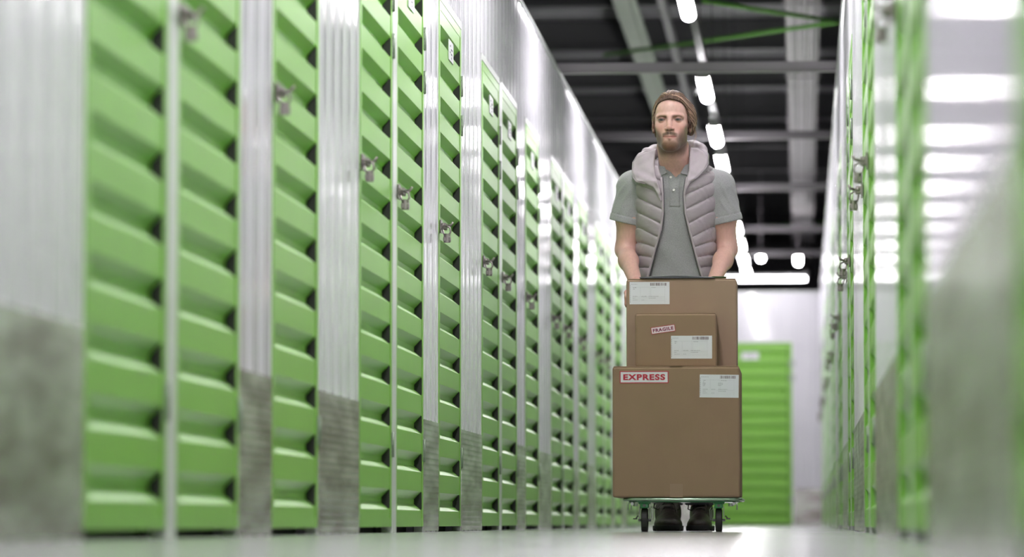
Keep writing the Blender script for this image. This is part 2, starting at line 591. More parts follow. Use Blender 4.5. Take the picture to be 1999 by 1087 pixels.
for (x, y, z, lab) in ((-0.04, 46.5, 3.20, 'lit lamp seen end-on as a round glow beyond the end wall, under the cable tray'),
                       (-0.52, 49.0, 3.42, 'small faint lamp glowing beyond the end wall, left of the cable tray')):
    l = copy_tree(lp); l.location = (x, y, z); m = MB(); m.tube([(0, 0, .06), (0, 0, (3.785 if x > -.2 else 4.82) - z)], .006, seg=6); m.build('hanger', M['galv'], l); tag(l, lab, 'ceiling lamp', 'lamps beyond the end wall')

b = MB()
b.box(LX - 0.022, LX + 0.022, -5.0, END_Y - 0.2, 2.79, 2.835)
yy = -4.0
while yy < END_Y - 1:
    b.tube([(LX, yy, 2.835), (LX, yy, 4.75)], 0.004, seg=6)
    yy += 4.2
tag(b.build('lighting_track', M['track']), 'grey metal track running above the line of tube lamps', 'lighting track')

for i, (y, z0) in enumerate([(21.9, WALL_TOP + 0.022), (28.4, 2.87), (32.8, 2.87), (37.5, 2.87), (40.9, 2.87)]):
    m = MB()
    xa, xb = (-AL - 0.02, AR + 0.02) if i == 0 else (-2.6, 1.6)
    m.box(xa, xb, y - 0.045, y + 0.045, z0, z0 + 0.008)
    for yy in (y - .045, y + .037): m.box(xa, xb, yy, yy + 0.008, z0 + .004, z0 + 0.055)
    if i:
        for xx in (xa + .1, xb - .1): m.tube([(xx, y, z0 + .004), (xx, y, 4.75)], 0.006, seg=6)
    tag(m.build('tie_bar', M['dull_steel'] if i else M['galv']), 'grey metal bar across the aisle above the wall tops, %s from the camera' % ORD[i], 'tie bar', 'bars across the aisle')

b = MB()
bx = -1.43
b.box(bx - 0.062, bx + 0.062, -5, 61.5, 4.18, 4.20)
b.box(bx - 0.062, bx + 0.062, -5, 61.5, 4.38, 4.40)
b.box(bx - 0.01, bx + 0.01, -5, 61.5, 4.20, 4.38)
tag(b.build('roof_girder', M['pale_beam']), 'pale grey-green steel beam running lengthwise under the dark roof', 'beam')
b = MB()
bx = -1.12
b.box(bx - 0.03, bx + 0.03, -5, 61.5, 4.22, 4.30)
tag(b.build('conduit', M['cable']), 'thin grey conduit beside the pale lengthwise roof beam', 'conduit')

b = MB()
tx = 0.018
b.box(tx - 0.122, tx + 0.122, -5, 58, 3.80, 3.806, M['tray'])
for s in (-1, 1): b.box(tx + s * 0.122 - 0.004, tx + s * 0.122 + 0.004, -5, 58, 3.79, 3.86, M['tray'])
for xx, r in ((-0.09, 0.012), (-0.055, 0.009), (-0.02, 0.014), (0.03, 0.010), (0.065, 0.013), (0.10, 0.009)):
    b.tube([(tx + xx, -5, 3.797 - r * .4), (tx + xx, 58, 3.797 - r * .4)], r, M['cable'] if r < 0.011 else M['tray'], seg=8)
yy = 0.0
while yy < 58:
    b.box(tx - 0.145, tx + 0.145, yy, yy + 0.04, 3.765, 3.775, M['galv'])
    for s in (-1, 1): b.tube([(tx + s * 0.14, yy + .02, 3.77), (tx + s * .14, yy + .02, 4.75)], 0.006, M['galv'], seg=6)
    yy += 4.6
tag(b.build('cable_tray', None), 'wide pale cable tray hanging lengthwise under the roof near the right wall', 'cable tray')


# ------------------------------------------------------------------ boxes, trolley, clipboard
M['card_big'] = material('cardboard_brown', (0.270, 0.183, 0.117, 1), 0.75, 0, 0.2, noise=(9, .05), bump=('noise', 60, .15, (1, 1, .25)))
M['card_mid'] = material('cardboard_pale', (0.305, 0.214, 0.150, 1), 0.75, 0, 0.2, noise=(9, .05), bump=('noise', 60, .15, (1, 1, .25)))
M['card_edge'] = material('cardboard_edge', (0.30, 0.20, 0.12, 1), 0.8, 0, 0.2)
M['tape'] = material('clear_tape', (0.28, 0.185, 0.118, 1), 0.42)
M['trolley_green'] = material('trolley_green', (0.03, 0.26, 0.075, 1), 0.3, coat=0.3)
M['tyre'] = material('tyre', (0.022, 0.021, 0.021, 1), 0.6)
M['dark_steel'] = material('dark_steel', (0.10, 0.10, 0.10, 1), 0.4, 0.8)
M['clip_board'] = material('clipboard_board', (0.03, 0.03, 0.04, 1), 0.5)
M['pen_green'] = material('pen_green', (0.045, 0.07, 0.02, 1), 0.5)
M['print_grey'] = material('print_grey', (0.27, 0.27, 0.29, 1), 0.6)
M['bar_ink'] = material('bar_ink', (0.17, 0.12, 0.14, 1), 0.6)

_R = cam_o.rotation_euler.to_matrix()
def at(px, py, Y):
    """point of the photograph's pixel at the distance Y down the aisle"""
    d = _R @ Vector(((px - 999.5) / F_PX, -(py - 543.5) / F_PX, -1.0))
    t = Y / d.y
    return Vector((d.x * t, Y, EYE + d.z * t))

def carton(name, x0, x1, y0, y1, z0, z1, mat, label, tape=True, group=None):
    """x, y, z in world; the thing's origin at the middle of its base"""
    ox, oy = (x0 + x1) / 2, (y0 + y1) / 2
    hx, hy, h = (x1 - x0) / 2, (y1 - y0) / 2, z1 - z0
    root = empty(name, (ox, oy, z0))
    m = MB()
    m.box(-hx, hx, -hy, hy, 0.0, h - 0.003, bevel=0.007)
    m.build('body', mat, root)
    for s in (-1, 1):
        m = MB()
        m.box(-hx + .004, hx - .004, min(s * .0012, s * (hy - .004)), max(s * .0012, s * (hy - .004)), h - 0.0032, h, bevel=0.001)
        m.build('top_flap', mat, root)
    if tape:
        m = MB()
        m.box(-0.025, 0.025, -hy - 0.0004, hy + .0004, h, h + 0.0003)
        m.build('packing_tape', M['tape'], root); m = MB()
        m.box(-0.024, 0.024, -hy - 0.0005, -hy, 0.0, 0.050)
        m.build('packing_tape', M['tape'], root)
    tag(root, label, 'cardboard box', 'cardboard boxes on the trolley')
    return root, hx, hy, h

def front_M4(cx, y, cz, rot=0.0):
    return Matrix.Translation((cx, y, cz)) @ Matrix.Rotation(rot, 4, 'Y') @ Matrix.Rotation(math.pi / 2, 4, 'X')

def ship_label(parent, x0, x1, z0, z1, y, rot=0.0, seed=1, dense=False):
    """white shipping label with bar code and printed form; flat sheet on a front face at local y"""
    rnd = random.Random(seed)
    cx, cz, w, h = (x0 + x1) / 2, (z0 + z1) / 2, x1 - x0, z1 - z0
    T = Matrix.Translation((cx, y, cz)) @ Matrix.Rotation(rot, 4, 'Y')
    m = MB(); m.box(-w / 2, w / 2, -0.0007, 0, -h / 2, h / 2, M4=T)
    sh = m.build('shipping_label', M['paper'], parent)
    m = MB()
    def bar(u0, u1, v0, v1): m.box(-w / 2 + u0 * w, -w / 2 + u1 * w, -0.0011, -0.0006, -h / 2 + v0 * h, -h / 2 + v1 * h, M4=T)
    u = 0.52
    while u < 0.91:
        wd = rnd.choice((.005, .008, .013, .018))
        bar(u, u + wd, .83, .955)
        u += wd + rnd.choice((.005, .008, .013))
    m.build('bar_code', M['bar_ink'], sh)
    m = MB()
    for v in (.76, .32): bar(.07, .88, v, v + .006)
    for v in (.24, .16): bar(.07, .88, v, v + .004)
    for u in (.27, .50, .53): bar(u, u + .003, .34, .76)
    bar(.88, .883, .05, .96)
    m.build('form_lines', material('form_grey', (0.42, 0.42, 0.45, 1), 0.6) if 'form' not in M else M['form'], sh)
    m = MB()
    def words(u, v, n, hh=.016):
        for _ in range(n):
            l = rnd.uniform(.015, .045)
            bar(u, u + l, v, v + hh); u += l + .01
    words(.03, .89, 5); words(.09, .73, 2, .02); words(.09, .67, 1, .02); words(.55, .73, 3)
    words(.08, .35, 3); words(.30, .35, 3); words(.48, .35, 6)
    words(.08, .27, 2); words(.48, .27, 5)
    words(.08, .19, 3, .012); words(.30, .19, 2, .012)
    if dense:
        for v in (.62, .58, .54, .50): words(.08, v, 2)
        for v in (.62, .57, .52): words(.47, v, 3)
    for k in range(9): bar(.012, .022, .08 + .09 * k, .08 + .09 * k + .06)
    m.build('print', M['print_grey'], sh)
    return sh
M['form'] = material('form_grey', (0.42, 0.42, 0.45, 1), 0.6)

def sticker(parent, name, txt, x0, x1, z0, z1, y, rot, ink, paper, size_k=0.47, bold=0.006):
    cx, cz, w, h = (x0 + x1) / 2, (z0 + z1) / 2, x1 - x0, z1 - z0
    T = Matrix.Translation((cx, y, cz)) @ Matrix.Rotation(rot, 4, 'Y')
    m = MB(); m.box(-w / 2, w / 2, -0.0006, 0, -h / 2, h / 2, M4=T)
    st = m.build(name, paper, parent)
    m = MB(); t = h * 0.07
    for (a, b2, c, d) in ((-w / 2, w / 2, h / 2 - t, h / 2), (-w / 2, w / 2, -h / 2, -h / 2 + t), (-w / 2, -w / 2 + t, -h / 2 + t, h / 2 - t), (w / 2 - t, w / 2, -h / 2 + t, h / 2 - t)):
        m.box(a, b2, -0.0011, -0.0006, c, d, M4=T)
    m.build('red_border', M['ink_red'], st)
    text_mesh(txt, h * size_k * 1.35, ink, st, T @ Matrix.Translation((0, -0.0009, 0)) @ Matrix.Rotation(math.pi / 2, 4, 'X'), bold=bold * h / .045, width=w * 0.86)
    return st

DECK_Z = 0.128
BY = 14.3
p0 = at(1196, 967, BY); p1 = at(1444, 714, BY)
BIGZ = p1.z
big, hx, hy, h = carton('cardboard_box', p0.x, p1.x, BY, BY + 0.50, DECK_Z, BIGZ, M['card_big'], 'large brown cardboard box marked EXPRESS standing on the green trolley')
def loc_of(root, px, py, Y): 
    q = at(px, py, Y); return q.x - root.location.x, q.z - root.location.z
a = loc_of(big, 1210, 748, BY); c = loc_of(big, 1305, 724, BY)
sticker(big, 'express_sticker', 'EXPRESS', a[0], c[0], a[1], c[1], -hy, 0.0, M['ink_red'], M['paper'], bold=0.0013)
a = loc_of(big, 1366, 776, BY); c = loc_of(big, 1446, 731, BY)
c = (min(c[0], hx - .004), c[1])
ship_label(big, a[0], c[0], a[1], c[1], -hy, math.radians(.8), 3, dense=True)

SY = 14.40
p0 = at(1240, 711, SY); p1 = at(1398, 610, SY)
sml, hx2, hy2, h2 = carton('cardboard_box', p0.x, p1.x, SY, SY + 0.17, BIGZ + .0004, p1.z, M['card_big'], 'small brown cardboard box with a FRAGILE sticker, in front on the large box', tape=False)
a = loc_of(sml, 1271, 649, SY); c = loc_of(sml, 1318, 638, SY)
sticker(sml, 'fragile_sticker', 'FRAGILE', a[0], c[0], a[1] - .001, c[1] + .004, -hy2, math.radians(-8), M['ink_dark_red'], M['paper_pink'], bold=0.0013)
a = loc_of(sml, 1310, 700, SY); c = loc_of(sml, 1390, 655, SY)
ship_label(sml, a[0], c[0], a[1], c[1], -hy2, 0, 5)

UY = 14.575
p0 = at(1223, 711, UY); p1 = at(1438, 543, UY)
TOPZ = p1.z
upp, hx3, hy3, h3 = carton('cardboard_box', p0.x, p1.x, UY, UY + 0.225, BIGZ + .0004, TOPZ, M['card_mid'], 'tall paler cardboard box at the back of the stack, under the clipboard', tape=False)
a = loc_of(upp, 1229, 594, UY); c = loc_of(upp, 1307, 550, UY)
ship_label(upp, a[0], c[0], a[1], c[1], -hy3, 0, 9)

# clipboard lying on the upper box
q0 = at(1250, 541, UY); q1 = at(1396, 541, UY)
cb = empty('clipboard', ((q0.x + q1.x) / 2, UY + 0.10, TOPZ + .0008))
w = (q1.x - q0.x) / 2
m = MB(); m.box(-w, w, -0.105, 0.11, 0, 0.003, bevel=.001); m.build('board', M['clip_board'], cb)
m = MB()
n = 12
for (dx, dz, tw) in ((0, 0.0036, 0.0), (-0.008, 0.0046, 0.02)):
    V = []
    for i in range(n + 1):
        for j in range(2):
            x = -w + 0.004 + (2 * w - .008) * i / n + dx; y = (-0.100 + 0.2 * j)
            V.append((x, y + tw * x, dz + 0.0060 * math.sin(3.1 * i / n) * (1 - j) * (1 if dx else .3)))
    m.add(V + [(x, y, z - 0.0006) for x, y, z in V], [(2 * i, 2 * i + 2, 2 * i + 3, 2 * i + 1) for i in range(n)] + [(2 * (n + 1) + 2 * i, 2 * (n + 1) + 2 * i + 1, 2 * (n + 1) + 2 * i + 3, 2 * (n + 1) + 2 * i + 2) for i in range(n)]
          + [(2 * i, 2 * (n + 1) + 2 * i, 2 * (n + 1) + 2 * i + 2, 2 * i + 2) for i in range(n)])
m.build('paper_sheets', M['paper'], cb)
m = MB(); m.box(-0.045, 0.045, 0.085, 0.108, 0.003, 0.012, bevel=.003); m.build('clip', M['chrome'], cb)
tag(cb, 'dark clipboard with white papers lying on top of the tall pale box', 'clipboard')
pn = MB()
q = at(1402, 541, UY)
pn.tube([(q.x - .02, UY + .022, TOPZ + .0055), (q.x + .030, UY + .035, TOPZ + .0055)], [0.0045, 0.0045], seg=10)
pn.tube([(q.x - .02, UY + .022, TOPZ + .0055), (q.x - .032, UY + .020, TOPZ + .0055)], [0.0045, 0.001], seg=10)
tag(pn.build('pen', M['pen_green']), 'dark green pen lying on the tall box beside the clipboard', 'pen')

# platform trolley
TX0, TX1 = at(1219, 975, BY).x, at(1445, 975, BY).x
tcx = (TX0 + TX1) / 2; tw_ = (TX1 - TX0) / 2
TLEN = 0.74
tr = empty('platform_trolley', (tcx, BY + 0.01, 0))
tag(tr, 'green platform trolley on four castors carrying the stacked cardboard boxes', 'trolley')
m = MB()
m.box(-tw_ + .012, tw_ - .012, 0.006, TLEN, DECK_Z - .006, DECK_Z, bevel=.002)
m.box(-tw_ + .016, tw_ - .016, 0.010, TLEN - .02, DECK_Z - 0.0175, DECK_Z - .006, bevel=.003)
m.build('platform', M['trolley_green'], tr)
m = MB()
r_ = 0.03
ring = []
for (cx, cy, a0) in ((tw_ - r_, r_, -90), (tw_ - r_, TLEN - r_, 0), (-tw_ + r_, TLEN - r_, 90), (-tw_ + r_, r_, 180)):
    for k in range(5):
        t = math.radians(a0 + 22.5 * k)
        ring.append((cx + r_ * math.cos(t), cy + r_ * math.sin(t), DECK_Z - .0075))
m.tube(ring, 0.0068, seg=10, closed=True)
m.build('rim_tube', material('rim_metal', (0.30, 0.42, 0.30, 1), 0.22, 0.85), tr)
def castor(x, y, swivel):
    root = []
    f = MB()
    f.box(x - .022, x + .022, y - .024, y + .035, DECK_Z - .0225, DECK_Z - .0175, bevel=.001)
    f.box(x - .0155, x + .0155, y - .026, y + .030, 0.0885, DECK_Z - .0225, bevel=.003)
    fo = f.build('castor', M['trolley_green'], tr)
    f = MB()
    for s in (-1, 1):
        f.add([(x + s * .0175, y - .012, .094), (x + s * .0175, y + .03, .094), (x + s * .0175, y + .022, .040), (x + s * .0175, y + .004, .040),
               (x + s * .0195, y - .012, .094), (x + s * .0195, y + .03, .094), (x + s * .0195, y + .022, .040), (x + s * .0195, y + .004, .040)],
              [(0, 1, 2, 3), (7, 6, 5, 4), (0, 4, 5, 1), (1, 5, 6, 2), (2, 6, 7, 3), (3, 7, 4, 0)])
    f.tube([(x - .024, y + .013, .0435), (x + .024, y + .013, .0435)], .005, seg=10)
    f.build('fork', M['steel'], fo)
    f = MB()
    f.cyl((x, y - .027, .0975), (0, 1, 0), .0058, .006, seg=10)
    f.build('bolt', M['dark_steel'], fo)
    f = MB()
    w2 = .0125
    f.cyl((x, y + .013, .0435), (1, 0, 0), .043, .03, seg=32, prof=[(0.0, -w2 * .7), (.026, -w2 * .7), (.028, -w2), (.040, -w2), (.0435, -w2 * .7), (.0435, w2 * .7), (.040, w2), (.028, w2), (.026, w2 * .7), (0, w2 * .7)])
    f.build('wheel', M['tyre'], fo)
    if swivel:
        f = MB()
        f.box(x - swivel * .035 - .008, x - swivel * .035 + .008, y + .0, y + .03, .046, .051, bevel=.001)
        f.tube([(x - swivel * .034, y + .01, .048), (x - swivel * .024, y + .01, .060)], .003, seg=6)
        f.build('brake_lever', M['dark_steel'], fo); f = MB()
        f.tube([(x + swivel * .021, y - .01, .086), (x + swivel * .026, y - .012, .080), (x + swivel * .026, y - .012, .050), (x + swivel * .021, y - .01, .044), (x + swivel * .031, y - .01, .046), (x + swivel * .033, y - .012, .082), (x + swivel * .026, y - .01, .094)], .0018, seg=6)
        f.build('linkage_wire', M['steel'], fo)
for (px, sw) in ((1257, 1), (1402.5, -1)):
    xx = at(px, 1010, BY).x - tcx
    castor(xx, 0.05, sw)
    castor((xx + tcx) * (BY + TLEN - .07) / (BY + .07) - tcx, TLEN - 0.09, 0)
for (xh, s) in ((-tw_ + .012, -1), (-tw_ + .024, -1), (tw_ - .012, 1)):
    m = MB()
    m.tube([(xh + .016 * -s, .01, DECK_Z - .017), (xh + .004 * -s, .008, DECK_Z - .020), (xh, .006, DECK_Z - .028), (xh, .006, DECK_Z - .046)], .0022, seg=8)
    m.build('strap_hook', M['steel'], tr)
for (xh, s) in ((-tw_ + .04, -1), (tw_ - .036, 1)):
    m = MB()
    m.cyl((xh, .014, DECK_Z - .027), (0, 0, 1), .009, .012, seg=10)
    m.cyl((xh + .012 * s, .012, DECK_Z - .024), (0, 1, 0), .006, .02, seg=10)
    m.build('catch', M['steel'], tr)
HZ, HY = 0.905, BY + 0.01 + TLEN - 0.02
m = MB()
hw = 0.165
m.tube([(-hw, TLEN - .02, DECK_Z - .01), (-hw, TLEN - .02, HZ - .06), (-hw + .02, TLEN - .02, HZ - .018), (-hw + .06, TLEN - .02, HZ), (hw - .06, TLEN - .02, HZ), (hw - .02, TLEN - .02, HZ - .018), (hw, TLEN - .02, HZ - .06), (hw, TLEN - .02, DECK_Z - .01)], .0135, seg=14)
m.build('push_handle', M['trolley_green'], tr)

for (p, q, lab) in ((at(1372, 2, 25.4), at(1645, 43, 27.0), 'green steel bracing rod, the upper one of the crossing pair under the roof'),
                    (at(1645, 42, 27.3), at(1180, 107, 31.0), 'long green steel bracing rod slanting down to the left under the roof'),
                    (at(1655, 431, 53.0), at(1420, 447, 54.0), 'far green bracing rod just above the glowing end lamps')):
    m = MB(); m.tube([p, q], 0.0155, seg=8)
    tag(m.build('bracing_rod', M['green_rod']), lab, 'bracing rod', 'green bracing rods')

m = MB()
a_, b_ = at(1367, 171, 23.2), at(1355, 187, 23.2)
m.tube([a_, b_], .013, seg=10)
m.tube([a_, (a_.x, a_.y, 4.76)], .004, seg=6)
tag(m.build('side_arm', M['track']), 'short grey slanting arm beside the second visible lamp', 'bracket')

# ------------------------------------------------------------------ the person (distance fields meshed with surface nets)
def axis_pts(segs):
    """[(a, b, step), ...] -> rising coordinates with the local step"""
    out = []
    for (a, b, st) in segs:
        n = max(1, int(round((b - a) / st)))
        out += [a + (b - a) * i / n for i in range(n)]
    out.append(segs[-1][1])
    return np.array(out, dtype=np.float32)

class Field:
    def __init__(s, xs, ys, zs):
        s.xs, s.ys, s.zs = xs, ys, zs
        s.F = np.full((len(xs), len(ys), len(zs)), 0.5, dtype=np.float32)
    def sub(s, bb=None):
        if bb is None: sl = (slice(None),) * 3
        else:
            sl = tuple(slice(max(0, int(np.searchsorted(a, lo)) - 1), int(np.searchsorted(a, hi)) + 1) for a, (lo, hi) in zip((s.xs, s.ys, s.zs), bb))
        return sl, s.xs[sl[0]][:, None, None], s.ys[sl[1]][None, :, None], s.zs[sl[2]][None, None, :]
    def op(s, fn, bb=None, k=0.0, mode='add'):
        sl, X, Y, Z = s.sub(bb)
        d = np.broadcast_to(fn(X, Y, Z), s.F[sl].shape).astype(np.float32)
        A = s.F[sl]
        if mode == 'add': s.F[sl] = smin(A, d, k)
        elif mode == 'cut': s.F[sl] = -smin(-A, d, k)
        elif mode == 'and': s.F[sl] = -smin(-A, -d, k)
        elif mode == 'off': s.F[sl] = A + d
    def add(s, prim, k=0.0, mode='add'):
        fn, c, r = prim
        pad = k + 0.03
        bb = [(c[i][0] - r - pad, c[i][1] + r + pad) for i in range(3)]
        s.op(fn, bb, k, mode)
    def cut(s, prim, k=0.0): s.add(prim, k, 'cut')
    def mesh(s):
        F = s.F
        xs, ys, zs = s.xs, s.ys, s.zs
        inside = F < 0
        c = inside[:-1, :-1, :-1]
        allin = c.copy(); anyin = c.copy()
        for dx in (0, 1):
            for dy in (0, 1):
                for dz in (0, 1):
                    q = inside[dx:dx + F.shape[0] - 1, dy:dy + F.shape[1] - 1, dz:dz + F.shape[2] - 1]
                    allin &= q; anyin |= q
        act = anyin & ~allin
        I, J, K = np.nonzero(act)
        idx = np.full(act.shape, -1, dtype=np.int32)
        idx[I, J, K] = np.arange(len(I))
        acc = np.zeros((len(I), 3)); cnt = np.zeros(len(I))
        corners = [(0, 0, 0), (1, 0, 0), (0, 1, 0), (1, 1, 0), (0, 0, 1), (1, 0, 1), (0, 1, 1), (1, 1, 1)]
        val = [F[I + a, J + b, K + c2].astype(np.float64) for a, b, c2 in corners]
        pos = [np.stack([xs[I + a], ys[J + b], zs[K + c2]], 1).astype(np.float64) for a, b, c2 in corners]
        for a, b in ((0, 1), (2, 3), (4, 5), (6, 7), (0, 2), (1, 3), (4, 6), (5, 7), (0, 4), (1, 5), (2, 6), (3, 7)):
            mm = (val[a] < 0) != (val[b] < 0)
            t = np.where(mm, val[a] / np.where(mm, val[a] - val[b], 1), 0)
            p = pos[a] + (pos[b] - pos[a]) * t[:, None]
            acc += p * mm[:, None]; cnt += mm
        V = acc / cnt[:, None]
        quads = []
        nx, ny, nz = F.shape
        for ax in range(3):
            lo = [slice(None)] * 3; hi = [slice(None)] * 3
            o1, o2 = [(1, 2), (2, 0), (0, 1)][ax]
            lo[ax] = slice(0, -1); hi[ax] = slice(1, None)
            for o in (o1, o2):
                lo[o] = slice(1, -1); hi[o] = slice(1, -1)
            A = inside[tuple(lo)]; B = inside[tuple(hi)]
            e = np.nonzero(A != B)
            base = [e[0].copy(), e[1].copy(), e[2].copy()]
            base[o1] = base[o1] + 1; base[o2] = base[o2] + 1
            def cell(d1, d2):
                q = [b.copy() for b in base]
                q[o1] = q[o1] - d1; q[o2] = q[o2] - d2
                return idx[q[0], q[1], q[2]]
            Q = np.stack([cell(1, 1), cell(0, 1), cell(0, 0), cell(1, 0)], 1)
            flip = ~A[e]
            Q[flip] = Q[flip][:, ::-1]
            quads.append(Q)
        return V, np.concatenate(quads)

def smin(a, b, k):
    if k <= 0: return np.minimum(a, b)
    h = np.maximum(k - np.abs(a - b), 0) / k
    return np.minimum(a, b) - h * h * k * 0.25

def bbox_of(pts, r):
    return [(min(p[i] for p in pts), max(p[i] for p in pts)) for i in range(3)], r
def cap(p, q, r1, r2=None, sq=None):
    """round cone from p to q (linear radius)"""
    r2 = r1 if r2 is None else r2
    p = np.array(p, float); q = np.array(q, float); d = q - p; L2 = float(d @ d) + 1e-12
    def fn(X, Y, Z):
        a, b, c = X - p[0], Y - p[1], Z - p[2]
        t = np.clip((a * d[0] + b * d[1] + c * d[2]) / L2, 0, 1)
        return np.sqrt((a - t * d[0]) ** 2 + (b - t * d[1]) ** 2 + (c - t * d[2]) ** 2) - (r1 + (r2 - r1) * t)
    bb, r = bbox_of((p, q), max(r1, r2))
    return fn, bb, r
def ell(c, r, rot=None):
    """ellipsoid; rot = 3x3 local axes (rows)"""
    c = np.array(c, float); r = np.array(r, float)
    R3 = np.eye(3) if rot is None else np.array(rot, float)
    def fn(X, Y, Z):
        a, b, d = X - c[0], Y - c[1], Z - c[2]
        u = (R3[0][0] * a + R3[0][1] * b + R3[0][2] * d) / r[0]
        v = (R3[1][0] * a + R3[1][1] * b + R3[1][2] * d) / r[1]
        w = (R3[2][0] * a + R3[2][1] * b + R3[2][2] * d) / r[2]
        k0 = np.sqrt(u * u + v * v + w * w)
        k1 = np.sqrt((u / r[0]) ** 2 + (v / r[1]) ** 2 + (w / r[2]) ** 2) + 1e-9
        return k0 * (k0 - 1) / k1
    return fn, [(x, x) for x in c], float(r.max())
def rbox(c, h, r, rot=None):
    c = np.array(c, float)
    R3 = np.eye(3) if rot is None else np.array(rot, float)
    def fn(X, Y, Z):
        a, b, d = X - c[0], Y - c[1], Z - c[2]
        q = [np.abs(R3[i][0] * a + R3[i][1] * b + R3[i][2] * d) - (h[i] - r) for i in range(3)]
        out = np.sqrt(sum(np.maximum(t, 0) ** 2 for t in q))
        return out + np.minimum(np.maximum(np.maximum(q[0], q[1]), q[2]), 0) - r
    return fn, [(x, x) for x in c], float(sum(t * t for t in h)) ** .5
def stack(tab, p=2.0):
    """trunk: rows (z, cx, cy, rx, ry) interpolated; p = squareness of the section"""
    T = np.array(tab, float)
    def fn(X, Y, Z):
        z = Z
        cx, cy, rx, ry = (np.interp(z, T[:, 0], T[:, i]) for i in (1, 2, 3, 4))
        u = np.abs((X - cx) / rx); v = np.abs((Y - cy) / ry)
        f = (u ** p + v ** p) ** (1 / p)
        d = (f - 1) * np.minimum(rx, ry)
        return np.maximum(d, np.maximum(T[0, 0] - z, z - T[-1, 0]))
    R_ = max(T[:, 3].max(), T[:, 4].max())
    return fn, [(T[:, 1].min(), T[:, 1].max()), (T[:, 2].min(), T[:, 2].max()), (T[0, 0], T[-1, 0])], float(R_)
def rotz3(a):
    c, s = math.cos(a), math.sin(a)
    return [[c, s, 0], [-s, c, 0], [0, 0, 1]]

def field_object(name, fld, mat, parent, colors=None):
    V, Q = fld.mesh()
    me = bpy.data.meshes.new(name)
    me.from_pydata(V.tolist(), [], Q.tolist())
    me.materials.append(mat)
    me.polygons.foreach_set('use_smooth', [True] * len(me.polygons))
    if colors is not None:
        at_ = me.color_attributes.new('tone', 'FLOAT_COLOR', 'POINT')
        C4 = np.ones((len(V), 4)); C4[:, :3] = colors(V)
        at_.data.foreach_set('color', C4.reshape(-1))
    me.update()
    o = bpy.data.objects.new(name, me)
    COL.objects.link(o)
    if parent is not None: o.parent = parent
    return o

PO = Vector((-0.50, 15.30, 0.0))     # the person's place on the floor
HEAD = np.array((-0.010, -0.13, 1.622))   # eye level, middle of the head
HROT = rotz3(math.radians(-4))

def hl(c):
    """head-local -> person-local"""
    R3 = np.array(HROT)
    return tuple(HEAD + R3.T @ np.array(c, float))
def hcap(p, q, r1, r2=None): return cap(hl(p), hl(q), r1, r2)
def hell(c, r, rot=None):
    R3 = np.array(HROT) if rot is None else np.array(rot) @ np.array(HROT)
    return ell(hl(c), r, R3)
def to_head(V):
    return (V - HEAD) @ np.array(HROT).T
def rotx3(a):
    c, s = math.cos(a), math.sin(a)
    return [[1, 0, 0], [0, c, s], [0, -s, c]]
def roty3(a):
    c, s = math.cos(a), math.sin(a)
    return [[c, 0, -s], [0, 1, 0], [s, 0, c]]

# joints of the arms: shoulder, elbow, wrist (viewer's left is s = -1)
SH = {-1: (-0.171, 0.0, 1.376), 1: (0.174, 0.0, 1.376)}
EL = {-1: (-0.205, 0.030, 1.125), 1: (0.207, 0.030, 1.125)}
WR = {-1: (-0.150, -0.195, 0.970), 1: (0.150, -0.195, 0.970)}
BARY, BARZ, BARX = HY - PO.y, HZ, tcx - PO.x

